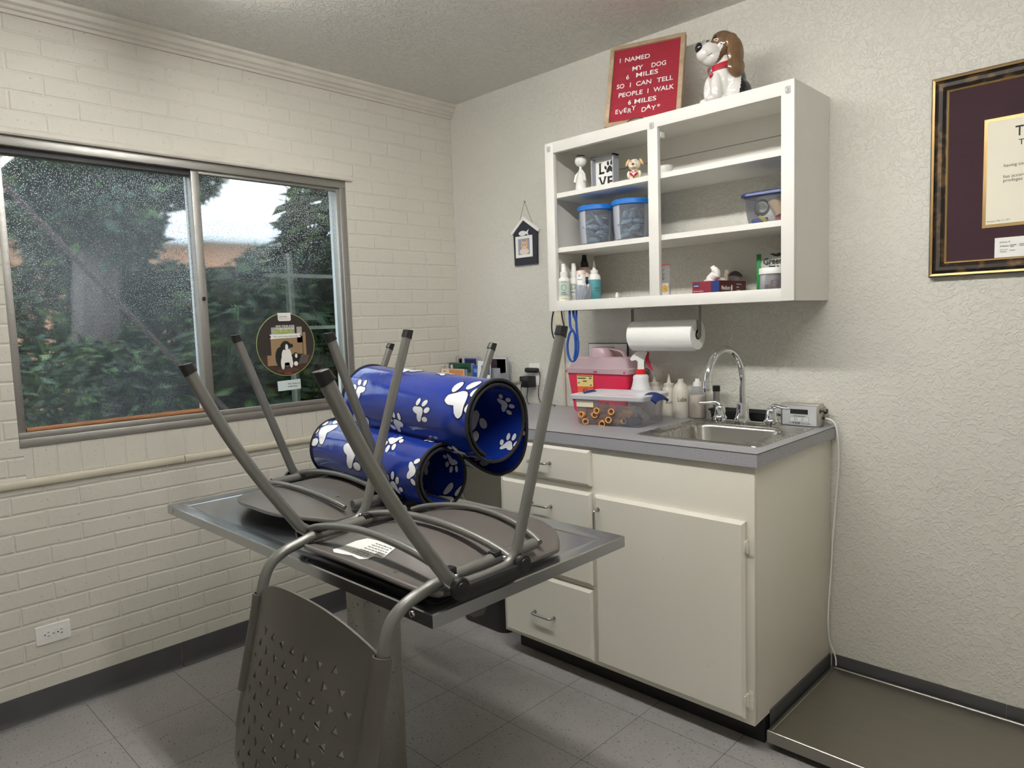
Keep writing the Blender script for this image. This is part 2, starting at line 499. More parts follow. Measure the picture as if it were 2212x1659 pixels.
def mat_glass():
    """window pane wet with condensation: fogged patches, beads and runs of water"""
    m, nt, out = newmat('wet window glass')
    tc = N(nt, 'TexCoord')
    # fog: patchy, thinner low on the right-hand pane
    n = N(nt, 'TexNoise', i_Scale=2.2, i_Detail=3.0); L(nt, tc.outputs['Object'], n.inputs['Vector'])
    sp = N(nt, 'SeparateXYZ'); L(nt, tc.outputs['Object'], sp.inputs[0])
    zr = N(nt, 'MapRange'); zr.inputs['From Min'].default_value = 1.25; zr.inputs['From Max'].default_value = 1.8; L(nt, sp.outputs['Z'], zr.inputs['Value'])
    yr = N(nt, 'MapRange'); yr.inputs['From Min'].default_value = -.72; yr.inputs['From Max'].default_value = -1.4; L(nt, sp.outputs['Y'], yr.inputs['Value'])
    q = N(nt, 'Math', operation='MULTIPLY_ADD'); q.inputs[1].default_value = .45; L(nt, zr.outputs[0], q.inputs[0]); L(nt, n.outputs['Fac'], q.inputs[2])
    q2 = N(nt, 'Math', operation='MULTIPLY_ADD'); q2.inputs[1].default_value = .55; L(nt, yr.outputs[0], q2.inputs[0]); L(nt, q.outputs[0], q2.inputs[2])
    fog = N(nt, 'MapRange'); fog.inputs['From Min'].default_value = .55; fog.inputs['From Max'].default_value = 1.35; L(nt, q2.outputs[0], fog.inputs['Value'])
    # beads stretched into runs
    mp = N(nt, 'Mapping'); mp.inputs['Scale'].default_value = (1, 330, 190); L(nt, tc.outputs['Object'], mp.inputs['Vector'])
    wn = N(nt, 'TexNoise', i_Scale=.35, i_Detail=1.0); L(nt, mp.outputs[0], wn.inputs['Vector'])
    wa = N(nt, 'Mix', data_type='RGBA', blend_type='ADD'); wa.inputs['Factor'].default_value = .6; L(nt, mp.outputs[0], wa.inputs['A']); L(nt, wn.outputs['Color'], wa.inputs['B'])
    vo = N(nt, 'TexVoronoi', i_Scale=1.0, i_Randomness=1.0); L(nt, wa.outputs['Result'], vo.inputs['Vector'])
    thr = N(nt, 'MapRange'); thr.inputs['From Min'].default_value = .05; thr.inputs['From Max'].default_value = .42; thr.inputs['To Min'].default_value = 1; thr.inputs['To Max'].default_value = 0
    L(nt, vo.outputs['Distance'], thr.inputs['Value'])
    sel = N(nt, 'SeparateColor'); L(nt, vo.outputs['Color'], sel.inputs[0])
    gs = N(nt, 'Math', operation='ADD'); L(nt, fog.outputs[0], gs.inputs[0]); gs.inputs[1].default_value = -.12
    gt = N(nt, 'Math', operation='LESS_THAN'); L(nt, sel.outputs[0], gt.inputs[0]); L(nt, gs.outputs[0], gt.inputs[1])
    dh = N(nt, 'Math', operation='MULTIPLY'); L(nt, thr.outputs[0], dh.inputs[0]); L(nt, gt.outputs[0], dh.inputs[1])
    bp = N(nt, 'Bump', i_Strength=.8, i_Distance=.0011); L(nt, dh.outputs[0], bp.inputs['Height'])
    clear = N(nt, 'BsdfTransparent'); clear.inputs[0].default_value = (.80, .90, .88, 1)
    rr = N(nt, 'MapRange'); rr.inputs['To Min'].default_value = .14; rr.inputs['To Max'].default_value = .32; L(nt, fog.outputs[0], rr.inputs['Value'])
    fogg = N(nt, 'BsdfRefraction', i_IOR=1.03); fogg.inputs['Color'].default_value = (.84, .93, .95, 1); L(nt, rr.outputs[0], fogg.inputs['Roughness'])
    mist = N(nt, 'BsdfTranslucent'); mist.inputs[0].default_value = (.80, .90, 1, 1)
    m1 = N(nt, 'MixShader'); fm = N(nt, 'Math', operation='MULTIPLY'); fm.inputs[1].default_value = .13; L(nt, fog.outputs[0], fm.inputs[0])
    L(nt, fm.outputs[0], m1.inputs[0]); L(nt, fogg.outputs[0], m1.inputs[1]); L(nt, mist.outputs[0], m1.inputs[2])
    m2 = N(nt, 'MixShader'); ff = N(nt, 'MapRange'); ff.inputs['To Min'].default_value = .35; ff.inputs['To Max'].default_value = .93; L(nt, fog.outputs[0], ff.inputs['Value'])
    L(nt, ff.outputs[0], m2.inputs[0]); L(nt, clear.outputs[0], m2.inputs[1]); L(nt, m1.outputs[0], m2.inputs[2])
    bead = N(nt, 'BsdfRefraction', i_IOR=1.33, i_Roughness=.02); L(nt, bp.outputs[0], bead.inputs['Normal'])
    m3 = N(nt, 'MixShader'); bd = N(nt, 'Math', operation='MULTIPLY', use_clamp=True); bd.inputs[1].default_value = 2.2; L(nt, dh.outputs[0], bd.inputs[0])
    L(nt, bd.outputs[0], m3.inputs[0]); L(nt, m2.outputs[0], m3.inputs[1]); L(nt, bead.outputs[0], m3.inputs[2])
    gl = N(nt, 'BsdfGlossy', i_Roughness=.03); fr = N(nt, 'Fresnel', i_IOR=1.5)
    frs = N(nt, 'Math', operation='MULTIPLY'); frs.inputs[1].default_value = .8; L(nt, fr.outputs[0], frs.inputs[0])
    m4 = N(nt, 'MixShader'); L(nt, frs.outputs[0], m4.inputs[0]); L(nt, m3.outputs[0], m4.inputs[1]); L(nt, gl.outputs[0], m4.inputs[2])
    L(nt, m4.outputs[0], out.inputs[0])
    return m

MT = {}
MT['brick'] = mat_brick()
MT['wall'] = mat_plaster('textured wall paint', (211, 209, 200), 55, .0022)
MT['ceiling'] = mat_plaster('stippled ceiling paint', (226, 224, 219), 42, .004, .8, .4)
MT['floor'] = mat_floor()
MT['base'] = M('charcoal rubber base', (66, 66, 68), .5, var=.08, vscale=12)
MT['trimp'] = M('trim paint', (208, 204, 194), .5, bump=.0006, bscale=60)
MT['race'] = M('raceway paint', (204, 198, 180), .5, var=.03)
MT['alu'] = mat_steel('dull aluminium', (172, 170, 166), .48, (3, 3, 30), 8)
MT['alud'] = M('dark window channel', (70, 70, 74), .5)
MT['aluw'] = M('pale outer sash', (226, 230, 236), .4)
MT['glass'] = mat_glass()
MT['steel'] = mat_steel('brushed table steel', (188, 190, 194), .2, (160, 5, 5), 1.0)
MT['sink'] = mat_steel('sink steel', (186, 183, 177), .26, (5, 90, 5), 1.0)
MT['scale'] = mat_steel('scuffed plate steel', (160, 156, 148), .34, (6, 60, 6), 1.0)
MT['chrome'] = M('chrome', (225, 226, 228), .05, 1, var=.01)
MT['nickel'] = M('satin nickel', (176, 176, 174), .3, 1, var=.03)
MT['galv'] = mat_speckle('speckled column metal', (158, 156, 150), (58, 58, 58), 130, .30, .345, .38, .55)
MT['frame'] = M('grey chair enamel', (118, 117, 113), .32, .35, var=.05, bump=.0002, bscale=500)
MT['plast'] = M('taupe chair plastic', (88, 83, 79), .42, var=.05, bump=.0003, bscale=600)
MT['black'] = M('black plastic', (20, 20, 22), .42, var=.1)
MT['blackr'] = M('black rubber', (15, 15, 16), .6, var=.1)
MT['cabw'] = M('white cabinet paint', (226, 224, 218), .5, var=.02, bump=.0005, bscale=70)
MT['cream'] = mat_chipped('cream cabinet paint', (222, 219, 209), (158, 132, 100))
MT['lam'] = mat_speckle('speckled laminate', (166, 166, 170), (138, 138, 144), 420, .42, .56, .36)
MT['lamd'] = M('laminate seam', (52, 50, 50), .6)
MT['toe'] = M('black toe board', (22, 21, 21), .6)
MT['white'] = M('white plastic', (236, 235, 232), .4, var=.02)
MT['paper'] = M('white paper', (238, 237, 233), .8, var=.02)
MT['ivory'] = M('ivory plastic', (222, 214, 190), .45, var=.03)
MT['towel'] = M('paper towel', (244, 243, 240), .85, var=.02, bump=.0016, bscale=260)
MT['card'] = M('cardboard core', (120, 96, 74), .8)
MT['ink'] = M('black print', (22, 22, 24), .6)
MT['matb'] = M('blue vinyl', (20, 46, 136), .14, var=.12, vscale=7, bump=.0016, bscale=34, coat=.4)
MT['paww'] = M('white vinyl print', (236, 237, 242), .18, var=.02, bump=.0012, bscale=34, coat=.3)
MT['pawk'] = M('dark print outline', (12, 16, 52), .25, var=.05)
MT['bind'] = M('black binding tape', (18, 18, 20), .75, var=.15, bump=.0008, bscale=400)
MT['red'] = M('red felt', (158, 38, 56), .8, var=.06)
MT['oak'] = mat_wood('weathered oak', (150, 128, 102), (186, 164, 136), (12, 60, 12))
MT['dowel'] = mat_wood('brown dowel', (112, 72, 42), (164, 112, 70), (60, 6, 60))
MT['cer'] = M('white glaze', (228, 226, 222), .08, var=.03, coat=.6)
MT['cerbr'] = M('brown glaze', (108, 82, 58), .1, var=.28, vscale=26, coat=.6)
MT['cerbk'] = M('black glaze', (18, 20, 28), .07, var=.1, coat=.6)
MT['cerred'] = M('red glaze', (168, 24, 42), .12, var=.05, coat=.6)
MT['bluelid'] = M('bright blue lid', (34, 112, 196), .3, var=.04)
MT['jar'] = MClear('clear jar plastic', (240, 243, 247), .06)
MT['binp'] = MClear('frosted bin plastic', (246, 245, 247), .13, .25)
MT['lidp'] = MClear('milky lid plastic', (232, 230, 234), .55, .3)
MT['sharpl'] = MClear('sharps lid plastic', (240, 212, 220), .5, .2, (236, 214, 222))
MT['sharp'] = M('pinkish red plastic', (226, 46, 84), .3, var=.04)
MT['navy'] = M('navy plastic', (30, 48, 104), .35, var=.06)
MT['orange'] = M('translucent orange plastic', (250, 190, 120), .3, var=.05, trans=.25)
MT['treat'] = M('blue grey wrapper', (120, 146, 160), .22, var=.35, vscale=60, bump=.003, bscale=160)
MT['rope'] = M('blue rope', (18, 74, 156), .7, var=.25, vscale=160, bump=.001, bscale=500)
MT['maroon'] = M('maroon velvet mat', (52, 27, 37), .85, var=.12, vscale=5, stretch=(1, 1, 14))
MT['bronze'] = mat_speckle('antiqued frame', (44, 36, 32), (110, 86, 56), 28, .3, .48, .35, .3)
MT['gold'] = M('gilt edge', (176, 146, 98), .35, .7, var=.1)
MT['parch'] = M('diploma paper', (232, 226, 208), .75, var=.02)
MT['tan'] = M('tan bandage', (214, 184, 150), .8, var=.06, bump=.001, bscale=300)
MT['teal'] = M('teal label', (84, 150, 158), .45)
MT['mint'] = M('mint label', (190, 206, 194), .5)
MT['green'] = M('green pouch', (30, 122, 56), .35, var=.1)
MT['pink'] = M('pale pink plastic', (238, 214, 206), .4)
MT['lotion'] = M('cream lotion', (240, 226, 204), .45)
MT['hdpe'] = MClear('cloudy bottle plastic', (240, 236, 226), .62, .35, (238, 234, 222))
MT['screen'] = M('dark lcd', (36, 38, 38), .2)
MT['panel'] = M('grey label panel', (200, 203, 206), .4, .2)
MT['bluep'] = M('blue print', (40, 84, 168), .5)
MT['greenp'] = M('green print', (28, 88, 66), .5)
MT['orangep'] = M('orange print', (226, 150, 100), .6)
MT['limep'] = M('lime print', (176, 204, 60), .5)
MT['trash'] = M('black bin plastic', (16, 16, 17), .35)
MT['glovebx'] = M('maroon card', (124, 30, 46), .45)
MT['gloved'] = M('dark maroon card', (84, 26, 34), .45)
MT['latex'] = M('white latex', (240, 238, 234), .5)
MT['clearfx'] = MClear('clear adhesive strip', (240, 240, 238), .35, .1)
# ------------------------------------------------------------------ the room shell
H = 2.438
RX, RY = 3.9, -3.7
OY0, OY1, OZ0, OZ1 = -1.990, -.655, .945, 1.985
b = B()
for y0, y1, z0, z1 in ((RY, 0, 0, OZ0), (RY, 0, OZ1, H), (RY, OY0, OZ0, OZ1), (OY1, 0, OZ0, OZ1)):
    b.box((-.11, y0, z0), (0, y1, z1))
b.out('wall_left', MT['brick'], kind='structure', smooth=0)
mat_xb = mat_wood('outside brick', (168, 128, 112), (196, 152, 134), (14, 14, 60), .9)
b = B()
for y0, y1, z0, z1 in ((RY, .25, -.4, .92), (RY, .25, 2.0, 2.9), (RY, -2.04, .92, 2.0), (-.607, .25, .92, 2.0)):
    b.box((-.225, y0, z0), (-.112, y1, z1))
b.out('wall_outside', mat_xb, kind='structure', smooth=0)
B().box((-.11, 0, 0), (RX + .1, .1, H)).out('wall_right', MT['wall'], kind='structure', smooth=0)
B().box((RX, RY, 0), (RX + .1, 0, H)).out('wall_far', MT['wall'], kind='structure', smooth=0)
B().box((-.11, RY - .1, 0), (RX + .1, RY, H)).out('wall_back', MT['wall'], kind='structure', smooth=0)
B().box((-.11, RY - .1, H), (RX + .1, .1, H + .1)).out('ceiling', MT['ceiling'], kind='structure', smooth=0)
B().box((-.11, RY - .1, -.1), (RX + .1, .1, 0)).out('floor', MT['floor'], kind='structure', smooth=0)

def cove(o, name, pts_axis, lo, hi, seams=()):
    pass
prof = [(0, 0), (.016, 0), (.012, .004), (.007, .012), (.0045, .03), (.0045, .092), (.003, .0985), (0, .0985)]
b = B()
edges = [RY, -2.55, -1.523, -.55, -.003]
for i in range(4):
    pr = [(x, z) for x, z in prof]
    a = [b.bm.verts.new((x, edges[i] + .0012, z)) for x, z in pr]
    c = [b.bm.verts.new((x, edges[i + 1] - .0012, z)) for x, z in pr]
    for k in range(len(pr)):
        j = (k + 1) % len(pr)
        b.bm.faces.new((a[k], c[k], c[j], a[j]))
    b.bm.faces.new(a); b.bm.faces.new(c[::-1])
b.out('baseboard_left', MT['base'], kind='structure')
b = B()
for x0, x1 in ((1.94, 2.455), (2.457, RX)):
    b.prism([(-y, z) for y, z in prof], 'x', x0, x1)
b.out('baseboard_right', MT['base'], kind='structure')

# crown moulding along the brick wall, raceway under the window, strip over the window
cp = [(0, 2.372), (.010, 2.372), (.012, 2.383), (.020, 2.387), (.021, 2.398), (.031, 2.404), (.034, 2.421), (.045, 2.427), (.046, H), (0, H)]
B().prism(cp, 'y', RY, -.001).out('trim_1', MT['trimp'], kind='structure', smooth=25)
b = B()
for y0, y1 in ((RY, -1.463), (-1.460, -.002)):
    b.prism([(0, .810), (.011, .812), (.014, .818), (.014, .830), (.011, .836), (0, .838)], 'y', y0, y1)
b.out('trim_2', MT['race'], kind='structure', smooth=30)
B().prism([(-.03, 1.985), (.010, 1.983), (.014, 1.989), (.014, 2.002), (.008, 2.009), (0, 2.010)], 'y', -2.5, -.628).out('trim_3', MT['trimp'], kind='structure', smooth=30)
b = B()
b.box((.722, -.011, .917), (.738, 0, 1.36), .002)
b.out('trim_4', MT['race'], kind='structure', smooth=30)

# ------------------------------------------------------------------ the sliding window
w = bpy.data.objects.new('window_1', None); COL.objects.link(w); w['kind'] = 'structure'; ORG[w] = V((0, 0, 0))
b = B()
b.box((-.085, OY0, 1.950), (-.004, OY1, 1.983), .002)
b.box((-.085, OY0, OZ0), (.004, OY1, .975), .003)
b.box((-.012, OY0, .974), (.002, OY1, .996), .002)
b.box((-.085, OY0, .97), (-.004, -1.966, 1.95), .002)
b.box((-.085, -.685, .97), (-.006, OY1, 1.95), .002)
b.out('window_frame', MT['alu'], w)
b = B()
b.box((-.075, -1.966, 1.930), (-.03, -1.335, 1.951), .001)
b.box((-.08, -1.966, .958), (-.062, -.685, .972), .001)
b.out('window_track', MT['alud'], w)
b = B()
b.box((-.062, -1.349, .972), (-.018, -1.3165, 1.951), .002)
b.box((-.045, -1.318, 1.937), (-.018, -.685, 1.951), .0015)
b.box((-.045, -1.318, .972), (-.018, -.685, .985), .0015)
b.box((-.045, -.697, .972), (-.018, -.685, 1.94), .0015)
b.box((-.016, -1.338, 1.44), (-.008, -1.328, 1.455), .001, m=1)
b.out('sash_frame', [MT['alu'], MT['black']], w)
b = B()
b.box((-.084, -1.352, .972), (-.064, -1.326, 1.95), .001)
b.box((-.108, -.684, .96), (-.086, -.668, 1.97), .001)
b.box((-.108, -.662, .96), (-.086, -.650, 1.97), .001)
b.box((-.108, -1.99, 1.955), (-.086, -.655, 1.972), .001)
b.out('outer_sash_frame', MT['aluw'], w)
for y0, y1, x, z0 in ((-1.966, -1.347, -.055, .972), (-1.318, -.697, -.032, .985)):
    g = B(); g.poly([(x, y0, z0), (x, y1, z0), (x, y1, 1.94), (x, y0, 1.94)])
    g.out('window_pane', MT['glass'], w, smooth=0)

t = B().tube([(-.022, -1.962, 1.0), (-.022, -1.36, 1.003)], .0095, 12)
tag(t.out('wooden_dowel', MT['dowel']), 'brown wooden dowel lying in the bottom track of the left window sash', 'dowel')

# round sticker and small card on the right-hand pane
d = thing('window_sticker', 'round dark window sticker with two dogs and the word PLAY', 'sticker', (-.0275, -.983, 1.2495))
cy, cz, R = -.983, 1.2495, .1375
b = B()
X = -.0285
def disc(b, cy, cz, ry, rz, x, m=0, n=48, a0=0, a1=360):
    b.poly([(x, cy + ry * math.cos(math.radians(a0 + (a1 - a0) * i / n)), cz + rz * math.sin(math.radians(a0 + (a1 - a0) * i / n))) for i in range(n)], m)
b.lathe([(R, -.0300), (R, -.0285)], (0, cy, cz), 64, 0, 'x')
disc(b, cy, cz, R - .0028, R - .0028, X + .0003, 1)
pm = [M('sticker rim', (150, 168, 96), .5), M('sticker night room', (44, 36, 34), .55), M('sticker room light', (150, 124, 92), .6), M('sticker floor', (62, 40, 30), .6), M('sticker window', (168, 166, 156), .6), M('sticker bowl', (86, 78, 72), .6)]
def R4(y0, y1, z0, z1, m, k=.0005):
    b.poly([(X + k, y0, z0), (X + k, y1, z0), (X + k, y1, z1), (X + k, y0, z1)], m)
R4(-1.055, -.905, 1.205, 1.285, 2); R4(-1.05, -.94, 1.285, 1.325, 4, .0005); R4(-.93, -.905, 1.255, 1.325, 4)
R4(-1.108, -1.06, 1.2, 1.262, 1, .0007)
b.poly([(X + .0005, cy + (R - .003) * math.cos(a), cz + (R - .003) * math.sin(a)) for a in [math.radians(200 + 140 * i / 24) for i in range(25)]], 3)
R4(-1.075, -1.03, 1.16, 1.205, 2, .0008)
R4(-.902, -.888, 1.19, 1.30, 2, .0006)
b.out('sticker_face', pm, d, smooth=0)
b = B(); X2 = X + .0012
def el(cy_, cz_, ry, rz, m, k=0): disc(b, cy_, cz_, ry, rz, X2 + k, m, 20)
el(-1.012, 1.195, .026, .045, 1); el(-.985, 1.195, .024, .042, 0, .0002); el(-1.005, 1.168, .009, .028, 0, .0003); el(-.965, 1.172, .009, .026, 0, .0003)
el(-.987, 1.245, .022, .020, 1, .0004); el(-.983, 1.236, .007, .015, 0, .0006); el(-.962, 1.243, .010, .009, 1, .0005); el(-1.005, 1.238, .008, .016, 1, .0005)
el(-.942, 1.185, .017, .028, 1, .0006); el(-.940, 1.198, .006, .010, 0, .0008); el(-.943, 1.163, .010, .010, 0, .0008); el(-.925, 1.195, .007, .012, 1, .0007); el(-.985, 1.163, .016, .008, 3, .0002)
b.out('dog_picture', [MT['paper'], MT['ink'], pm[5], M('toy brown', (120, 66, 44))], d, smooth=0)
b = B(); X2 = X + .0010
b.poly([(X2, -.935, 1.19), (X2, -.93, 1.16), (X2, -.888, 1.162), (X2, -.874, 1.196), (X2, -.905, 1.203)])
b.out('bowl_picture', pm[5], d, smooth=0)
b = B(); X2 = X + .0016
b.prism([(-1.0165, 1.387), (-.955, 1.387), (-.9555, 1.356), (-.960, 1.3515), (-1.010, 1.3515), (-1.0155, 1.356)], 'x', X2 - .0006, X2)
b.out('logo_tab', MT['paper'], d, smooth=0)
b = B()
b.prism([(-1.060, 1.2945), (-.911, 1.2965), (-.919, 1.2875), (-.9115, 1.2785), (-1.0585, 1.2750), (-1.051, 1.2848)], 'x', X2 - .0006, X2)
b.out('ribbon', MT['paper'], d, smooth=0)
b = B(); X3 = X2 + .0004
b.text('GIVE YOUR DOG', atx(X3, -1.029, 1.326), .0105, .0001, 0, .088, bold=.0003)
b.text('MORE DAYS OF', atx(X3, -1.029, 1.3145), .0105, .0001, 0, .088, bold=.0003)
b.text('PLAY', atx(X3, -1.027, 1.299), .021, .0001, 1, .084, bold=.0007)
b.text('Librela', atx(X3, -1.011, 1.367), .013, .0001, 2, .038)
b.text('(bedinvetmab injection)', atx(X3, -1.011, 1.3595), .005, .0001, 2, .05)
b.text('Talk to your vet about Librela today', atx(X3, -1.044, 1.2825), .0075, .0001, 3, .118)
b.text('zoetis', atx(X3, -.9995, 1.121), .014, .0001, 4, .034)
for k in range(3):
    b.box((X3 - .0002, -1.033 + .002 * k, 1.1405 - .005 * k), (X3, -.932 + .001 * k, 1.1418 - .005 * k), m=5)
b.out('lettering', [MT['paper'], MT['limep'], M('grey print', (120, 120, 124)), MT['ink'], M('orange red print', (206, 84, 48)), M('faint print', (120, 96, 88))], d, smooth=0)

d = thing('window_card', 'small pale card stuck to the window pane below the round sticker', 'sticker', (-.0285, -.98, 1.07))
b = B(); b.prism([(-1.0345, 1.0905), (-.9255, 1.0935), (-.9245, 1.0500), (-1.033, 1.0475)], 'x', -.0300, -.0285)
b.out('card', M('pale blue card', (214, 226, 228), .6), d, smooth=0)
b = B(); b.text('Visit Librela.com', atx(-.0280, -.987, 1.0735), .0095, .0001, 0, .058); b.text('to learn more.', atx(-.0280, -.987, 1.0620), .0095, .0001, 0, .046)
b.out('lettering', MT['ink'], d, smooth=0)

# ------------------------------------------------------------------ outside the window
B().box((-14, -12, -.5), (-.226, 14, -.4)).out('ground_outside', M('lawn green', (66, 92, 50), .9, var=.3, vscale=3), kind='structure', smooth=0)
mleaf = [M('leaf dark green', (34, 60, 38), .55, var=.5, vscale=3), M('leaf fresh green', (66, 98, 48), .55, var=.4, vscale=3), M('leaf blue green', (46, 76, 64), .5, var=.4, vscale=3)]
mbark = M('grey brown bark', (96, 88, 88), .9, var=.3, vscale=14, stretch=(4, 4, 1), bump=.01, bscale=20)
def foliage(seed, ells, n, size, drop=.3, long=2.6):
    rnd = random.Random(seed); b = B()
    for k in range(n):
        c, r = ells[k % len(ells)]
        while True:
            p = V((rnd.uniform(-1, 1), rnd.uniform(-1, 1), rnd.uniform(-1, 1)))
            if .25 < p.length < 1: break
        p = p.normalized() * (p.length ** .45)
        q = V(c) + V((p.x * r[0], p.y * r[1], p.z * r[2]))
        d = V((rnd.gauss(0, 1), rnd.gauss(0, 1), rnd.gauss(0, .5) - drop)).normalized()
        s = d.cross(V((rnd.gauss(0, 1), rnd.gauss(0, 1), rnd.gauss(0, 1)))).normalized()
        up = d.cross(s)
        l = size * rnd.uniform(.6, 1.4); wd = l / long
        b.poly([q, q + d * l * .45 + s * wd * .5 + up * .06 * l, q + d * l, q + d * l * .45 - s * wd * .5 + up * .06 * l], rnd.choice((0, 0, 0, 1, 1, 2)))
    return b
def shrub(name, label, seed, base, ells, n, size, mats, stems, cat='shrub'):
    t = thing(name, label, cat, base)
    b = B()
    for pts, r in stems: b.tube(cr(pts, 5), r, 8)
    b.out('stem' if cat == 'shrub' else 'trunk', mbark, t)
    foliage(seed, ells, n, size).out('foliage', mats, t, smooth=0, kind='stuff')
    return t
A_, B_, C_ = mleaf
shrub('evergreen_shrub', 'low dark green shrub outside the lower left of the window', 3, (-1.7, -1.0, -.4),
      [((-1.7, -1.25, .75), (.5, .55, .55)), ((-1.8, -.45, .7), (.5, .6, .5))], 5200, .10, [A_, B_, A_], [([(-1.7, -1.0, -.4), (-1.75, -1.1, .4), (-1.7, -1.2, .9)], .03), ([(-1.7, -1.0, -.4), (-1.8, -.6, .3), (-1.8, -.4, .8)], .03)])
shrub('laurel_shrub', 'tall dense leafy shrub filling the view through the right window pane', 5, (-1.5, .35, -.4),
      [((-1.5, .30, 1.9), (.5, .46, .68)), ((-1.5, .30, 1.0), (.55, .6, .7)), ((-1.5, -.36, 1.15), (.45, .42, .6)), ((-1.6, .75, 1.5), (.5, .5, .8))], 12000, .125, [A_, A_, B_], [([(-1.5, .35, -.4), (-1.45, .3, .6), (-1.5, .2, 1.7)], .035), ([(-1.5, .35, -.4), (-1.6, .5, .7), (-1.6, .6, 1.9)], .03)])
shrub('broad_shrub', 'broad mid green shrub behind the tree trunk outside', 8, (-3.2, -.1, -.4),
      [((-3.2, -1.0, 1.05), (.6, .75, .85)), ((-3.2, -.2, 1.1), (.6, .6, .80)), ((-3.3, .8, 1.2), (.6, .9, .9))], 11000, .14, [C_, B_, A_], [([(-3.2, -.1, -.4), (-3.2, -.2, .5), (-3.2, -.5, 1.2)], .05), ([(-3.2, -.1, -.4), (-3.2, .3, .5), (-3.2, .8, 1.2)], .05)])
tr = shrub('shade_tree', 'large tree with a thick grey trunk outside the left window pane', 11, (-2.6, -1.02, -.4),
      [((-3.0, -1.0, 2.85), (.8, .55, .5)), ((-3.2, -.35, 2.75), (.6, .5, .45)), ((-3.0, -.85, 2.15), (.7, .42, .5)), ((-3.4, .75, 3.1), (.5, .45, .25)), ((-3.0, -.95, 2.35), (.6, .42, .65))], 12000, .13, [C_, A_, B_],
      [([(-2.6, -1.02, -.5), (-2.6, -1.02, .6), (-2.6, -.98, 1.5), (-2.62, -.9, 2.2), (-2.6, -.8, 2.9)], [.17] * 5 + [.155] * 5 + [.15] * 5 + [.14] * 5 + [.1]),
       ([(-2.6, -.98, 1.6), (-2.7, -.72, 2.1), (-2.9, -.5, 2.8)], .09)], cat='tree')
t = B().tube([(-1.0, -2.0, 2.29), (-1.0, -.75, .75)], .014, 8)
tag(t.out('stay_cable', mbark), 'dark straight stay cable slanting across behind the left pane', 'cable')
t = thing('plant_trellis', 'thin wooden trellis of posts and rails in front of the tall shrub outside', 'trellis', (-.95, -.35, -.4))
mtr = M('grey trellis wood', (112, 122, 112), .8, var=.2)
for y in (-.46, -.13): B().box((-.955, y - .012, -.4), (-.935, y + .012, 1.75)).out('post', mtr, t)
for z in (1.32, 1.62): B().box((-.935, -.62, z - .01), (-.920, 0.02, z + .01)).out('rail', mtr, t)
# neighbouring house
hs = thing('brick_house', 'orange brick house with a pale roof across the yard', 'house', (-9, 1, -.4))
mor = mat_wood('orange house brick', (206, 150, 120), (224, 172, 142), (8, 8, 30), .9)
B().box((-12, -6, -.4), (-8, 6, 2.62)).out('wall', mor, hs, smooth=0)
b = B(); b.prism([(-7.5, 2.60), (-7.5, 2.68), (-10, 3.30), (-12.5, 2.68), (-12.5, 2.60)], 'y', -6.4, 6.4)
b.out('roof', M('pale shingle roof', (206, 210, 222), .8, var=.06), hs, smooth=0)
b = B(); b.prism([(-1.9, 2.62), (.15, 2.62), (.15, 3.1), (-.9, 3.75), (-1.9, 3.3)], 'x', -8.1, -7.9)
b.out('gable', M('pink gable boards', (232, 206, 194), .8, var=.05), hs, smooth=0)
pf = thing('porch_eave', 'white eave boards at the top left corner of the window view', 'eave', (-3, -1.4, 2.45))
b = B(); b.prism([(-1.62, 2.12), (-1.20, 2.648), (-1.36, 2.775), (-1.78, 2.25)], 'x', -3.4, -3.0); b.out('fascia', MT['aluw'], pf, smooth=0)
b = B(); b.prism([(-1.74, 2.24), (-1.335, 2.748), (-1.60, 2.95), (-2.0, 2.45)], 'x', -3.38, -2.97); b.out('gutter', MT['white'], pf, smooth=0)

# ------------------------------------------------------------------ light
wd = bpy.data.worlds.new('overcast'); SC.world = wd; wd.use_nodes = True
nt = wd.node_tree; nt.nodes.clear()
o = nt.nodes.new('ShaderNodeOutputWorld'); bg = nt.nodes.new('ShaderNodeBackground')
tc = nt.nodes.new('ShaderNodeTexCoord'); nz = nt.nodes.new('ShaderNodeTexNoise'); nz.inputs['Scale'].default_value = 2.5; nz.inputs['Detail'].default_value = 4
rp = nt.nodes.new('ShaderNodeValToRGB'); rp.color_ramp.elements[0].color = (.80, .90, 1.0, 1); rp.color_ramp.elements[1].color = (1, 1, 1, 1)
nt.links.new(tc.outputs['Generated'], nz.inputs['Vector']); nt.links.new(nz.outputs['Fac'], rp.inputs[0]); nt.links.new(rp.outputs[0], bg.inputs['Color'])
bg.inputs['Strength'].default_value = 2.7
nt.links.new(bg.outputs[0], o.inputs['Surface'])

lf = thing('ceiling_light', 'bright white tube light fitting on the ceiling above the exam table', 'light', (1.1, -1.53, H))
LX0, LX1 = .565, 2.985
B().box((LX0 + .02, -1.575, 2.402), (LX1, -1.485, H - .001), .004).out('fixture_body', MT['white'], lf)
mtube = M('lit tube', (255, 253, 248), .4, var=0, emit=1)
pe = mtube.node_tree.nodes
for n_ in pe:
    if n_.type == 'BSDF_PRINCIPLED':
        n_.inputs['Emission Strength'].default_value = 62
for y in (-1.565, -1.495):
    b = B().tube([(LX0, y, 2.384), (LX1, y, 2.384)], .0165, 16)
    b.out('lamp_tube', mtube, lf)
for x in (LX0 - .006, LX1 - .012):
    B().box((x + .004, -1.580, 2.392), (x + .012, -1.480, 2.436), .002).out('lamp_holder', MT['white'], lf)
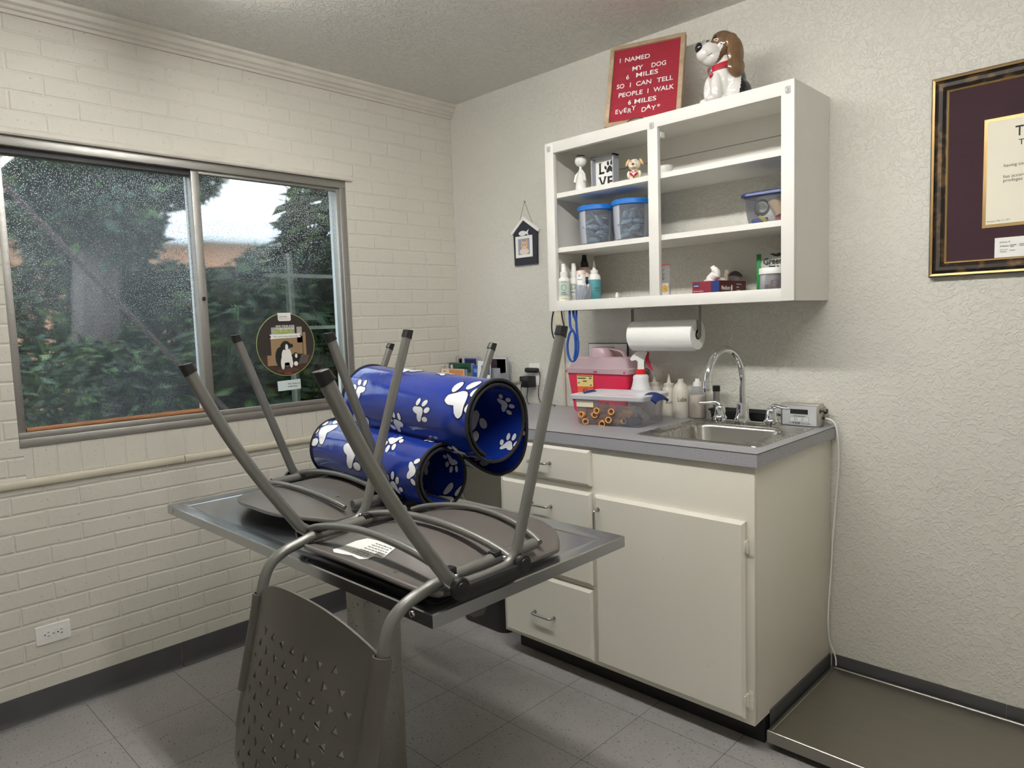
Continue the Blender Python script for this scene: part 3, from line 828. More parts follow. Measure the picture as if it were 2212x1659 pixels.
# ------------------------------------------------------------------ exam table
TX0, TX1, TY0, TY1, TZ = .525, 1.832, -1.716, -1.102, .778
tb = thing('exam_table', 'stainless steel exam table on a thick metal column, upturned chairs on top', 'table', (1.18, -1.41, 0))
b = B()
def ring(x0, x1, y0, y1, z): return [V((x0, y0, z)), V((x1, y0, z)), V((x1, y1, z)), V((x0, y1, z))]
lv = [(0, .7505), (0, .7755), (.0022, TZ), (.020, TZ - .0005), (.046, .7735), (.050, .7715)]
rs = [[b.bm.verts.new(p) for p in ring(TX0 + i, TX1 - i, TY0 + i, TY1 - i, z)] for i, z in lv]
for a, c in zip(rs, rs[1:]):
    for i in range(4): b.bm.faces.new((a[i], a[(i + 1) % 4], c[(i + 1) % 4], c[i]))
b.bm.faces.new(rs[-1])
u = [[b.bm.verts.new(p) for p in ring(TX0 + i, TX1 - i, TY0 + i, TY1 - i, z)] for i, z in ((0.002, .7505), (.03, .7505), (.03, .765))]
for a, c in zip(u, u[1:]):
    for i in range(4): b.bm.faces.new((a[i], c[i], c[(i + 1) % 4], a[(i + 1) % 4]))
b.bm.faces.new(u[-1][::-1])
b.out('table_top', MT['steel'], tb, smooth=25)
b = B()
for x in (TX0 + .035, TX1 - .062, ): b.lathe([(.0062, TY0 - .003), (.0062, TY0 + .002)], (x, 0, .7635), 14, 0, 'y')
for y in (TY0 + .06, TY1 - .06): b.lathe([(.0062, TX1 - .002), (.0062, TX1 + .0012)], (0, y, .7635), 14, 0, 'x')
b.bm.free()
for x in (TX0 + .035, TX1 - .062):
    b = B(); b.lathe([(.0065, -.0022), (.0050, -.003), (.0065, -.0005), (.0065, .002)], (x, TY0, .7635), 16, 0, 'y'); b.out('screw', MT['chrome'], tb)
b = B(); b.lathe([(.0735, .012), (.0735, .752)], (1.18, -1.41, 0), 48); b.out('column', MT['galv'], tb)
b = B(); b.lathe([(.098, 0), (.098, .012)], (1.18, -1.41, 0), 40); b.out('floor_flange', MT['galv'], tb)
b = B(); b.box((.95, -1.55, .735), (1.41, -1.27, .7645), .003); b.out('top_bracket', MT['galv'], tb)

# ------------------------------------------------------------------ the upturned chairs
def oval(a, bb, n=20):
    """tube section pinched along its flat sides"""
    o = []
    for i in range(n):
        t = 2 * PI * i / n
        c, s = math.cos(t), math.sin(t)
        k = 1 - .22 * math.exp(-(s / .35) ** 2)
        o.append((a * c * k, bb * s))
    return o
ch = thing('stacking_chair', 'upturned grey chair nearest the camera, its perforated back hanging off the table edge', 'chair', (1.555, -1.45, .7725), 0, 'upturned chairs on the exam table', local=True)
SEC = oval(.0098, .0138)
for s in (-1, 1):
    x = s * .275
    rear = rounded([(x, -.465, .470), (x, -.213, .040), (x, -.120, .0375)], .055, 8)
    front = rounded([(x, .130, .524), (x, -.044, .042), (x, -.120, .0375)], .045, 8)
    def bow(pts):
        o = []
        for i, p in enumerate(pts):
            o.append(p)
        return o
    for nm, pts, sg in (('leg', rear, -1), ('leg', front, 1)):
        first = [pts[0] + (pts[1] - pts[0]) * (k / 8) for k in range(8)]
        if sg < 0:   # the back leg sweeps a little
            first = [p + V((0, -.012 * math.sin(PI * k / 8), -.006 * math.sin(PI * k / 8))) for k, p in enumerate(first)]
        b = B(); b.tube(first + pts[1:], 1, hint=(1, 0, 0), sect=SEC)
        lg = b.out(nm, MT['frame'], ch)
        tip = pts[0]; d = (pts[0] - pts[1]).normalized()
        b = B()
        capsec = [(1.16 * a, 1.16 * c) for a, c in oval(.0100, .0140)]
        b.tube([tip - d * .016, tip + d * .006, tip + d * .0075], [1, 1, .93], hint=(1, 0, 0), sect=capsec)
        zt = max(v.co.z for v in b.bm.verts)
        for v in b.bm.verts:                       # foot cut level with the floor it stands on
            if (v.co - tip).dot(d) > 0: v.co.z = v.co.z * .35 + (tip.z + .006) * .65
        b.out('foot_cap', MT['black'], lg)
        b = B()
        b.lathe([(.0055, -.003), (.0055, .003), (.003, .005)], V((x - s * .012, pts[-4].y + sg * .004, pts[-4].z + .014)), 10)
        b.out('bolt', MT['chrome'], lg)
    b = B()                                        # black linking bracket on the outside of each side frame
    o = rrect(-.222, -.022, .020, .046, .013, 4)
    b.prism(o, 'x', x + s * .0095, x + s * .021, bev=.002)
    for yy in (-.207, -.034):
        b.lathe([(.021, x + s * .0095), (.021, x + s * .020), (.018, x + s * .0225), (.013, x + s * .0225), (.012, x + s * .0245), (.001, x + s * .0245)] if s > 0 else [(.001, x - .0245), (.012, x - .0245), (.013, x - .0225), (.018, x - .0225), (.021, x - .020), (.021, x - .0095)], (0, yy, .043), 20, 0, 'x')
    b.out('linking_bracket', MT['black'], ch)
    # seat rail running back into the back post
    xr = s * .235
    path = [(xr, .062, .050), (xr, -.10, .049), (xr, -.205, .045), (xr, -.252, .036), (xr, -.290, .0265), (xr, -.322, .008), (xr, -.340, -.020), (xr, -.352, -.062), (xr, -.3615, -.106), (xr, -.385, -.20), (xr, -.402, -.27), (xr, -.420, -.34)]
    b = B(); b.tube(cr(path, 6), .0124, 16, hint=(1, 0, 0)); b.out('back_post', MT['frame'], ch)
def arch(y, z0, h, x0=-.264, x1=.264, r=.0088, dy=0):
    pts = []
    for i in range(25):
        t = -1 + 2 * i / 24
        pts.append((x0 + (x1 - x0) * (t + 1) / 2, y + dy * (1 - t * t), z0 + h * (1 - t * t) ** .85))
    return pts
b = B(); b.tube(arch(-.203, .054, .038), .0090, 14); b.out('stretcher', MT['frame'], ch)
b = B(); b.tube(arch(-.043, .052, .036), .0090, 14); b.out('stretcher', MT['frame'], ch)
b = B(); b.tube(arch(.085, .046, .034, -.232, .232, .0068, .03), .0070, 12)
b.out('front_crossbar', MT['frame'], ch)
for s in (-1, 1):
    for y in (-.190, -.055):
        b = B(); b.box((s * .235 - .011, y - .016, .05), (s * .235 + .011, y + .016, .066), .003)
        b.out('rail_block', MT['black'], ch)
# seat shell, seen from below: dished across, lip turned at back and front
def seatz(x, y):
    q = 1 - min(1, abs(x / .243)) ** 2.2
    k = min(1, max(0, (y + .250) / .13)); k = k * k * (3 - 2 * k)
    z = .014 + q * (.006 + .040 * k)
    if y < -.20: z += .010 * ((-.20 - y) / .05) ** 1.4
    if y > .12: z -= .026 * ((y - .12) / .11) ** 1.6 * (.4 + .6 * q)
    return z + .010
def seat(u, v):
    t = -1 + 2 * u
    yb = -.252 + .010 * abs(t) ** 4
    yf = .232 - .105 * abs(t) ** 3.2
    k = 1
    x = .245 * t
    y = yb + (yf - yb) * v
    if abs(t) > .82 and v < .12: y += .02 * ((abs(t) - .82) / .18) ** 2 * (1 - v / .12)
    return (x, y, seatz(x, y))
b = B(); b.surf(seat, 44, 34, .0055)
st = b.out('seat', MT['plast'], ch, smooth=60)
b = B()
rim = [V(seat(i / 40, 0)) for i in range(41)] + [V(seat(1, i / 30)) for i in range(1, 31)] + [V(seat(1 - i / 40, 1)) for i in range(1, 41)] + [V(seat(0, 1 - i / 30)) for i in range(1, 30)]
b.tube([p + V((0, 0, -.004)) for p in rim], .0062, 8, closed=True)
b.out('seat_rim', MT['plast'], st)
# perforated back
def backpos(x, z):
    yp = -.352 - .255 * (-.06 - z) if z < -.06 else -.352 + .10 * (z + .06)
    q = 1 - min(1, abs(x) / .236) ** 2
    if z < -.37: yp += .05 * ((-.37 - z) / .10) ** 2
    return V((x, yp - .004 - .040 * q, z))
top = [(-.222 + .444 * i / 24, -.048 + .060 * (1 - abs(-1 + 2 * i / 24) ** 2.3)) for i in range(25)]
outl = top[:]
outl += [(.232, -.06), (.234, -.26), (.240, -.34), (.236, -.40), (.214, -.438), (.17, -.458)]
outl += [(.17 - .34 * i / 12, -.458 - .012 * math.sin(PI * i / 12)) for i in range(1, 12)]
outl += [(-.17, -.458), (-.214, -.438), (-.236, -.40), (-.240, -.34), (-.234, -.26), (-.232, -.06)]
holes = []
rnd = random.Random(4)
k = 0
for r in range(10):
    for c in range(-5, 6):
        hx = c * .0455 + (.02275 if r % 2 else 0); hz = -.100 - r * .034
        if abs(hx) > .196: continue
        if r == 0 and abs(hx) > .15: continue
        a0 = (90, 90, 0, 180, 270)[(c * 2 + r * 3 + 20) % 5] + rnd.uniform(-4, 4)
        holes.append([(hx + .0114 * math.cos(math.radians(a0 + 120 * i)), hz + .0114 * math.sin(math.radians(a0 + 120 * i))) for i in range(3)])
def inside(p, poly):
    r = False; j = len(poly) - 1
    for i in range(len(poly)):
        a, c = poly[i], poly[j]
        if (a[1] > p[1]) != (c[1] > p[1]) and p[0] < (c[0] - a[0]) * (p[1] - a[1]) / (c[1] - a[1]) + a[0]: r = not r
        j = i
    return r
vv = []; ee = []
for pl in [outl] + holes:
    n0 = len(vv); vv += pl
    ee += [(n0 + i, n0 + (i + 1) % len(pl)) for i in range(len(pl))]
for i in range(1, 24):
    for j in range(1, 26):
        p = (-.24 + .02 * i + .0007 * (j % 3), .01 - .019 * j + .0005 * (i % 2))
        if inside(p, outl) and not any(abs(p[0] - h[0][0]) < .019 and abs(p[1] - h[0][1]) < .019 and (inside(p, h) or min(math.dist(p, q) for q in h) < .006) for h in holes):
            vv.append(p)
res = delaunay_2d_cdt([V(p) for p in vv], ee, [], 0, 1e-6)
b = B()
fv = [b.bm.verts.new(backpos(p.x, p.y)) for p in res[0]]
bv = [b.bm.verts.new(backpos(p.x, p.y) + V((0, .0048, 0))) for p in res[0]]
cnt = {}
tris = []
for f in res[2]:
    c = sum((res[0][i] for i in f), V((0, 0))) / len(f)
    if not inside(c, outl) or any(abs(c.x - h[0][0]) < .02 and abs(c.y - h[0][1]) < .02 and inside(c, h) for h in holes): continue
    tris.append(f)
    for i in range(len(f)):
        cnt[(f[i], f[(i + 1) % len(f)])] = 1
for f in tris:
    b.bm.faces.new([fv[i] for i in f]); b.bm.faces.new([bv[i] for i in f][::-1])
for (i, j) in list(cnt):
    if (j, i) not in cnt: b.bm.faces.new((fv[j], fv[i], bv[i], bv[j]))
for v in [v for v in b.bm.verts if not v.link_faces]: b.bm.verts.remove(v)
bk = b.out('backrest', MT['plast'], ch, smooth=35)
for s in (-1, 1):
    pts = [(s * .235, -.352, -.055), (s * .235, -.3625, -.106), (s * .235, -.386, -.20), (s * .235, -.402, -.262)]
    b = B(); cp_ = cr(pts, 5)
    b.tube(cp_, .0186, 20, hint=(1, 0, 0), cap=False)
    b.tube(cp_[::-1], .0150, 20, hint=(1, 0, 0), cap=False)
    n = 20
    vs = list(b.bm.verts)
    k = len(cp_)
    A0, A1 = vs[:n], vs[(k - 1) * n:k * n]; B0, B1 = vs[k * n:(k + 1) * n], vs[(2 * k - 1) * n:2 * k * n]
    for P_, Q_ in ((A0, B1), (A1, B0)):
        for i in range(n):
            q = min(Q_, key=lambda w_: (w_.co - P_[i].co).length); q2 = min(Q_, key=lambda w_: (w_.co - P_[(i + 1) % n].co).length)
            try: b.bm.faces.new((P_[i], P_[(i + 1) % n], q2, q))
            except ValueError: pass
    b.out('sleeve', MT['plast'], bk)
# two screws under the seat
for x, y in ((.105, -.222), (-.14, .05)):
    b = B(); b.lathe([(.0045, seatz(x, y)), (.0045, seatz(x, y) + .0018), (.002, seatz(x, y) + .0024)], (x, y, 0), 10); b.out('seat_screw', MT['nickel'], st)

ch2 = copy_tree(ch)
ch2.location = (.925, -1.385, .7725); ch2.rotation_euler = (0, 0, PI)
ch2['label'] = 'upturned grey chair farther back on the table, under the rolled blue mat'
# torn label, only under the nearer seat
b = B()
lab = [(-.130, -.224), (-.120, -.197), (-.104, -.178), (-.077, -.164), (-.037, -.164), (.034, -.168), (.032, -.2015), (.004, -.204), (.000, -.216), (-.018, -.228), (-.052, -.224), (-.082, -.232), (-.107, -.236)]
def onseat(x, y, k): return V((x, y, seatz(x, y) + k))
def fan(pl, k, m):
    c = (sum(p[0] for p in pl) / len(pl), sum(p[1] for p in pl) / len(pl))
    prev = None
    for t in (.0, .25, .5, .75, 1):
        cur = [b.bm.verts.new(onseat(c[0] + (p[0] - c[0]) * t, c[1] + (p[1] - c[1]) * t, k)) for p in pl] if t else [b.bm.verts.new(onseat(*c, k))]
        if prev is not None:
            n = len(cur)
            for i in range(n):
                j = (i + 1) % n
                f = b.bm.faces.new((prev[0], cur[i], cur[j])) if len(prev) == 1 else b.bm.faces.new((prev[i], cur[i], cur[j], prev[j]))
                f.material_index = m
        prev = cur
big = []
for i in range(len(lab)):
    p, q = lab[i], lab[(i + 1) % len(lab)]
    for t in range(3): big.append((p[0] + (q[0] - p[0]) * t / 3, p[1] + (q[1] - p[1]) * t / 3))
fan(big, .0012, 0)
rnd = random.Random(9)
for r in range(8):
    y = -.174 - r * .0062
    x = -.032 - .006 * r
    while x < .023 and not (x > -.012 and y < -.199):
        w_ = rnd.uniform(.004, .013)
        b.poly([onseat(x, y, .0019), onseat(x + w_, y, .0019), onseat(x + w_, y + .0018, .0019), onseat(x, y + .0018, .0019)], 1)
        x += w_ + .003
for i in range(16):
    x = .002 + i * .0018
    if i % 5 != 3: b.poly([onseat(x, -.2005, .0019), onseat(x + .001, -.2005, .0019), onseat(x + .001, -.190, .0019), onseat(x, -.190, .0019)], 1)
b.out('torn_label', [MT['paper'], M('grey label print', (92, 92, 92))], st, smooth=0, label='torn white paper label on the underside of the seat')

# ------------------------------------------------------------------ rolled mat
def mat_path():
    lo, up = V((-1.262, .905)), V((-1.160, 1.054))
    pts = []
    n = 64
    for i in range(n + 1):              # lower roll, winding outwards
        t = i / n
        a = math.radians(55 + 590 * (1 - t)); r = .074 + .022 * t
        pts.append((lo.x + r * math.cos(a), lo.y + r * math.sin(a), 0.0))
    x0, z0, _ = pts[-1]
    for i in range(1, 26):             # slack loop between the rolls
        t = i / 26
        P0, P1, P2, P3 = V((x0, z0)), V((-1.105, .862)), V((-1.028, .828)), V((up.x + .120, up.y))
        p = P0 * (1 - t) ** 3 + P1 * 3 * t * (1 - t) ** 2 + P2 * 3 * t * t * (1 - t) + P3 * t ** 3
        pts.append((p.x, p.y, t))
    for i in range(n + 1):              # upper roll, winding inwards
        t = i / n
        a = math.radians(600 * t); r = .120 - .022 * t
        pts.append((up.x + r * math.cos(a), up.y + r * math.sin(a), 1.0))
    return pts
MP = mat_path()
SL = [0]
for p, q in zip(MP, MP[1:]): SL.append(SL[-1] + math.dist(p[:2], q[:2]))
LEN = SL[-1]
def mat_at(s, v):
    s = min(max(s, 0), LEN - 1e-6)
    lo_, hi_ = 0, len(SL) - 1
    while hi_ - lo_ > 1:
        md = (lo_ + hi_) // 2
        if SL[md] <= s: lo_ = md
        else: hi_ = md
    t = (s - SL[lo_]) / max(1e-9, SL[hi_] - SL[lo_])
    y, z, k = (MP[lo_][i] + (MP[hi_][i] - MP[lo_][i]) * t for i in range(3))
    k = k * k * (3 - 2 * k)
    xl, xr = .785 + .075 * k, 1.333 + .120 * k
    x = xl + (xr - xl) * v
    tl = .030 - .002 * k
    z += tl * (1 - v) - .016 + .0 * k
    if k > .5: z += .004
    return V((x, y, z))
def mat_n(s, v):
    a = mat_at(s + .004, v) - mat_at(s - .004, v); c = mat_at(s, min(1, v + .01)) - mat_at(s, max(0, v - .01))
    return a.cross(c).normalized()
pm_ = thing('paw_print_mat', 'blue mat with white paw prints, rolled up from both ends, lying on the chairs', 'mat', (1.1, -1.2, .8))
b = B()
NU = 260
b.surf(lambda u, v: mat_at(u * LEN, v), NU, 14, 0)
# paws on both faces
def toe(cx, cy, rx, ry, rot, n=12):
    return [(cx + rx * math.cos(t) * math.cos(rot) - ry * math.sin(t) * math.sin(rot), cy + rx * math.cos(t) * math.sin(rot) + ry * math.sin(t) * math.cos(rot)) for t in [2 * PI * i / n for i in range(n)]]
def pad():
    c = [(0, -.16), (.20, -.30), (.44, -.32), (.50, -.12), (.34, .12), (.20, .34), (0, .44), (-.20, .34), (-.34, .12), (-.50, -.12), (-.44, -.32), (-.20, -.30)]
    q = cr([c[-1] + (0,)] + [p + (0,) for p in c] + [c[0] + (0,)], 2)
    return [(p.x, p.y) for p in q[2:-2]]
PAW = [(pad(), (0, 0)), (toe(-.60, .26, .155, .25, .5), None), (toe(-.24, .72, .16, .27, .14), None), (toe(.24, .72, .16, .27, -.14), None), (toe(.60, .26, .155, .25, -.5), None)]
VW = .57
def paw(s0, v0, size, rot, side):
    cs, sn = math.cos(rot), math.sin(rot)
    for shape, _ in PAW:
        cx = sum(p[0] for p in shape) / len(shape); cy_ = sum(p[1] for p in shape) / len(shape)
        for gr, off, mi in ((1.0, .0011, 1), (None, .0006, 2)):
            pl = []
            for p in shape:
                dx, dy = p[0] - cx, p[1] - cy_
                l = math.hypot(dx, dy)
                f = 1 if gr else (l + .045) / l
                pl.append((dx * f, dy * f))
            prev = None; ok = True
            for t in (0, .34, .67, 1):
                cur = []
                for p in (pl if t else [(0, 0)]):
                    X_, Y_ = (cx + p[0] * t) * size, (cy_ + p[1] * t) * size
                    s = s0 + X_ * cs - Y_ * sn; v = v0 + (X_ * sn + Y_ * cs) / VW
                    v = min(max(v, .006), .994); s = min(max(s, .004), LEN - .004)
                    cur.append(b.bm.verts.new(mat_at(s, v) + mat_n(s, v) * off * side))
                if prev:
                    n = len(cur)
                    for i in range(n):
                        j = (i + 1) % n
                        q = (prev[0], cur[i], cur[j]) if len(prev) == 1 else (prev[i], cur[i], cur[j], prev[j])
                        f = b.bm.faces.new(q); f.material_index = mi
                prev = cur
rnd = random.Random(21)
for side in (1, -1):
    placed = []
    for tries in range(900):
        s, v = rnd.uniform(.03, LEN - .03), rnd.uniform(.03, .97)
        size = rnd.choice((.088, .082, .048, .044)) if tries < 500 else rnd.choice((.048, .042))
        if all(math.hypot(s - a, (v - c) * VW) > (size + z_) * 1.08 for a, c, z_ in placed):
            placed.append((s, v, size)); paw(s, v, size, rnd.uniform(0, 2 * PI), side)
mo = b.out('mat_sheet', [MT['matb'], MT['paww'], MT['pawk']], pm_, smooth=60)
b = B()
for v in (0, 1): b.tube([mat_at(LEN * i / 240, v) for i in range(241)], .0048, 8)
for s in (0, LEN): b.tube([mat_at(s, i / 8) for i in range(9)], .0048, 8)
b.out('edge_binding', MT['bind'], pm_)
# ------------------------------------------------------------------ base cabinet
bc = thing('base_cabinet', 'cream painted base cabinet with four drawers and one large door under the sink', 'cabinet', (1.41, -.3, 0))
b = B()
b.box((.888, -.597, .090), (1.931, -.577, .877), .0015)
b.box((.888, -.578, .090), (.906, -.003, .877))
b.box((1.913, -.578, .090), (1.931, -.003, .877), .0015)
b.box((.906, -.578, .09), (1.913, -.003, .108))
b.box((.906, -.012, .09), (1.913, -.003, .877))
b.out('cabinet_body', MT['cream'], bc)
b = B()
b.box((.895, -.520, 0), (1.925, -.500, .091)); b.box((.895, -.50, 0), (.91, -.003, .091)); b.box((1.910, -.50, 0), (1.925, -.003, .091))
b.out('toe_board', MT['toe'], bc, smooth=0)
b = B()
b.prism([(1.9312, 0), (1.940, 0), (1.9365, .01), (1.9355, .098), (1.9312, .100)], 'y', -.497, -.006)
b.out('base_strip', MT['base'], bc)
def front(x0, x1, z0, z1, y=-.5975, th=.0195, ch=.009):
    b = B()
    r1 = [(x0, z0), (x1, z0), (x1, z1), (x0, z1)]
    r2 = [(x0 + ch, z0 + ch), (x1 - ch, z0 + ch), (x1 - ch, z1 - ch), (x0 + ch, z1 - ch)]
    lv = [[b.bm.verts.new((p[0], yy, p[1])) for p in r] for r, yy in ((r1, y), (r1, y - th + ch * .8), (r2, y - th))]
    for a, c in zip(lv, lv[1:]):
        for i in range(4): b.bm.faces.new((a[i], a[(i + 1) % 4], c[(i + 1) % 4], c[i]))
    b.bm.faces.new(lv[0]); b.bm.faces.new(lv[-1])
    return b
def pull(cx, cz, y, l=.094, vert=False):
    d = .026
    pts = [(-l / 2, 0), (-l / 2, -d), (l / 2, -d), (l / 2, 0)]
    P3 = [((cx, y + q, cz + p) if vert else (cx + p, y + q, cz)) for p, q in pts]
    b = B(); b.tube(rounded(P3, .011, 6), .0042, 10)
    for p in (-l / 2, l / 2):
        c = (cx, 0, cz + p) if vert else (cx + p, 0, cz)
        b.lathe([(.0065, y - .0025), (.0065, y + .0005)], c, 12, 0, 'y')
    return b
fy = -.5975 - .0195
for x0, x1, z0, z1, hz in ((.910, 1.343, .738, .864, .801), (.910, 1.345, .572, .714, .641), (.910, 1.345, .383, .552, .470), (.910, 1.342, .106, .364, .220)):
    dr = front(x0, x1, z0, z1).out('drawer', MT['cream'], bc, smooth=0)
    pull(1.118, hz, fy).out('handle', MT['nickel'], dr)
dr = front(1.361, 1.908, .110, .712).out('door', MT['cream'], bc, smooth=0)
pull(1.380, .618, fy, .094, True).out('handle', MT['nickel'], dr)
for z in (.638, .168):
    b = B()
    b.prism(rrect(1.9125, 1.928, z - .030, z + .030, .006, 3), 'y', -.5995, -.5972)
    b.lathe([(.0055, z - .020), (.0055, z + .020)], (1.9105, -.603, 0), 10)
    b.box((1.907, -.6185, z - .016), (1.9105, -.597, z + .016), .001)
    for q in (-.020, 0, .020): b.lathe([(.0028, -.6012), (.0028, -.599)], (1.921, 0, z + q), 8, 0, 'y')
    b.out('hinge', MT['cream'], bc)

# worktop with a sink cut-out
WX1, WY0, WZ0, WZ1 = 1.946, -.612, .877, .917
sx0, sx1, sy0, sy1 = 1.487, 1.884, -.497, -.105
wt = thing('worktop', 'speckled grey laminate worktop with a square sink cut-out', 'worktop', (1, -.3, WZ0))
b = B()
for x0, x1, y0, y1 in ((.002, sx0, WY0, -.001), (sx1, WX1, WY0, -.001), (sx0, sx1, WY0, sy0), (sx0, sx1, sy1, -.001)):
    b.box((x0, y0, WZ0), (x1, y1, WZ1))
bmesh.ops.remove_doubles(b.bm, verts=b.bm.verts[:], dist=1e-5)
b.out('slab', MT['lam'], wt, smooth=0)
b = B(); b.box((.002, WY0 - .0006, WZ1 - .0018), (WX1 + .0006, WY0 + .0008, WZ1 + .0002)); b.box((WX1 - .0008, WY0, WZ1 - .0018), (WX1 + .0006, -.001, WZ1 + .0002))
b.out('edge_seam', MT['lamd'], wt, smooth=0)
# sink
sk = thing('sink', 'square stainless steel drop-in sink in the grey worktop', 'sink', (1.685, -.3, WZ1))
X0, X1, Y0, Y1 = 1.466, 1.906, -.520, -.080
bx0, bx1, by0, by1 = 1.512, 1.848, -.492, -.168
b = B()
lv = [(X0, X1, Y0, Y1, .022, .9172), (X0 + .001, X1 - .001, Y0 + .001, Y1 - .001, .022, .9205), (X0 + .006, X1 - .006, Y0 + .006, Y1 - .006, .02, .9225), (X0 + .012, X1 - .012, Y0 + .012, Y1 - .012, .018, .9205),
      (bx0 - .008, bx1 + .008, by0 - .008, by1 + .008, .055, .9205), (bx0, bx1, by0, by1, .05, .917), (bx0 + .004, bx1 - .004, by0 + .004, by1 - .004, .05, .907), (bx0 + .014, bx1 - .014, by0 + .014, by1 - .014, .05, .795), (bx0 + .03, bx1 - .03, by0 + .03, by1 - .03, .05, .765), (bx0 + .06, bx1 - .06, by0 + .06, by1 - .06, .05, .757)]
prev = None
for x0, x1, y0, y1, r, z in lv:
    cur = [b.bm.verts.new((p[0], p[1], z)) for p in rrect(x0, x1, y0, y1, r, 6)]
    if prev:
        for i in range(len(cur)): b.bm.faces.new((prev[i], prev[(i + 1) % len(cur)], cur[(i + 1) % len(cur)], cur[i]))
    prev = cur
b.bm.faces.new(prev)
b.out('basin', MT['sink'], sk, smooth=50)
b = B(); b.lathe([(.045, .7575), (.042, .760), (.030, .7585), (.006, .7580)], (1.68, -.33, 0), 24); b.out('drain', MT['chrome'], sk)
# faucet
fc = thing('faucet', 'chrome gooseneck faucet with two lever handles behind the sink', 'faucet', (1.68, -.13, .9205))
z0 = .9205
b = B()
pl = rrect(1.556, 1.800, -.158, -.100, .028, 7)
prev = None
for k, z in ((0, z0), (0, z0 + .008), (.006, z0 + .013), (.016, z0 + .015)):
    c = V((1.678, -.129))
    cur = [b.bm.verts.new((c.x + (p[0] - c.x) * (1 - k / .122), c.y + (p[1] - c.y) * (1 - k / .029), z)) for p in pl]
    if prev:
        for i in range(len(cur)): b.bm.faces.new((prev[i], prev[(i + 1) % len(cur)], cur[(i + 1) % len(cur)], cur[i]))
    prev = cur
b.bm.faces.new(prev)
b.out('deck_plate', MT['chrome'], fc, smooth=50)
xs, ys = 1.668, -.132
b = B()
b.lathe([(.030, z0 + .012), (.0305, z0 + .018), (.026, z0 + .026), (.0225, z0 + .045), (.0195, z0 + .072), (.0185, z0 + .078), (.0125, z0 + .079)], (xs, ys, 0), 28)
pth = [(xs, ys, z0 + .07), (xs, ys, 1.075)]
R_ = .128
for i in range(0, 25):
    a = math.radians(180 * i / 24 * 1.0)
    pth.append((xs, ys - R_ + R_ * math.cos(a), 1.078 + .120 * math.sin(a)))
pth += [(xs, ys - 2 * R_ - .001, 1.073)]
b.tube(pth, .0112, 18)
b.out('spout', MT['chrome'], fc)
b = B(); b.lathe([(.0118, 1.098), (.0140, 1.096), (.0150, 1.078), (.0158, 1.074), (.0158, 1.071), (.0132, 1.069), (.0132, 1.062), (.008, 1.061)], (xs, ys - 2 * R_, 0), 22); b.out('aerator', MT['chrome'], fc)
for xh, dx in ((1.582, -1), (1.776, 1)):
    b = B()
    b.lathe([(.027, z0 + .012), (.0275, z0 + .02), (.022, z0 + .026), (.0215, z0 + .034), (.0165, z0 + .058), (.0135, z0 + .064), (.006, z0 + .069)], (xh, -.134, 0), 26)
    b.tube(cr([(xh, -.134, z0 + .052), (xh + dx * .004, -.136, z0 + .068), (xh + dx * .022, -.142, z0 + .0745), (xh + dx * .048, -.150, z0 + .0715), (xh + dx * .068, -.156, z0 + .071)], 5), [.0105] * 5 + [.0090] * 5 + [.0068] * 5 + [.0066] * 5 + [.0068], 12)
    b.ell((xh + dx * .069, -.1563, z0 + .071), (.007, .0068, .0066))
    b.out('lever_handle', MT['chrome'], fc)

# ------------------------------------------------------------------ wall cabinet
UX0, UX1, UY, UZ0, UZ1 = .8975, 1.918, -.2904, 1.3535, 2.030
uc = thing('wall_cabinet', 'open white wall cabinet with two bays of shelves above the sink', 'cabinet', (1.41, -.15, UZ0))
fy0, fy1 = UY, UY + .019
b = B()
b.box((UX0, fy0, UZ0), (.941, fy1, UZ1), .0012); b.box((1.876, fy0, UZ0), (UX1, fy1, UZ1), .0012)
b.box((.9405, fy0 + .0003, 1.9875), (1.8765, fy1, UZ1), .0008); b.box((.9405, fy0 + .0003, UZ0), (1.8765, fy1, 1.3935), .0008)
b.box((1.387, fy0 + .0004, 1.393), (1.4285, fy1, 1.988), .0008)
b.out('face_frame', MT['cabw'], uc)
b = B(); b.box((UX0 + .0005, fy1 - .001, UZ0), (UX0 + .018, -.001, UZ1)); b.out('side_panel', MT['cabw'], uc, smooth=0)
b = B(); b.box((UX1 - .018, fy1 - .001, UZ0), (UX1 - .0005, -.001, UZ1)); b.out('side_panel', MT['cabw'], uc, smooth=0)
b = B(); b.box((UX0 + .018, fy1, UZ1 - .016), (UX1 - .018, -.001, UZ1)); b.out('top_panel', MT['cabw'], uc, smooth=0)
b = B(); b.box((UX0 + .018, fy1, UZ0 + .002), (UX1 - .018, -.001, UZ0 + .018)); b.out('bottom_panel', MT['cabw'], uc, smooth=0)
for z in (1.8295, 1.6105):
    b = B(); b.box((.9155, fy1 + .0005, z - .0195), (1.900, -.001, z), .001); b.out('shelf', MT['cabw'], uc, smooth=0)
b = B(); b.box((.9155, -.014, 1.938), (1.900, -.001, 2.014)); b.box((.9155, -.010, 1.872), (1.900, -.001, 1.936)); b.out('hanging_rail', MT['cabw'], uc, smooth=0)
b = B(); b.box((1.4175, fy1 + .004, 1.955), (1.430, fy1 + .03, 1.975), .001); b.out('catch', MT['cabw'], uc)
for i, (x, z, n) in enumerate(((.920, 2.006, 'upper left corner'), (1.407, 1.996, 'middle post'), (1.8985, 2.000, 'upper right corner'))):
    b = B(); b.prism(rrect(x - .0085, x + .0085, z - .011, z + .011, .005, 4), 'y', UY - .0035, UY - .0002, bev=.0008)
    b.tube(rounded([(x - .003, UY - .004, z + .006), (x + .004, UY - .006, z), (x - .002, UY - .006, z - .005)], .004), .0016, 6)
    tag(b.out('adhesive_hook', MT['clearfx']), 'small clear adhesive hook stuck on the %s of the white wall cabinet' % n, 'hook', 'clear adhesive hooks')

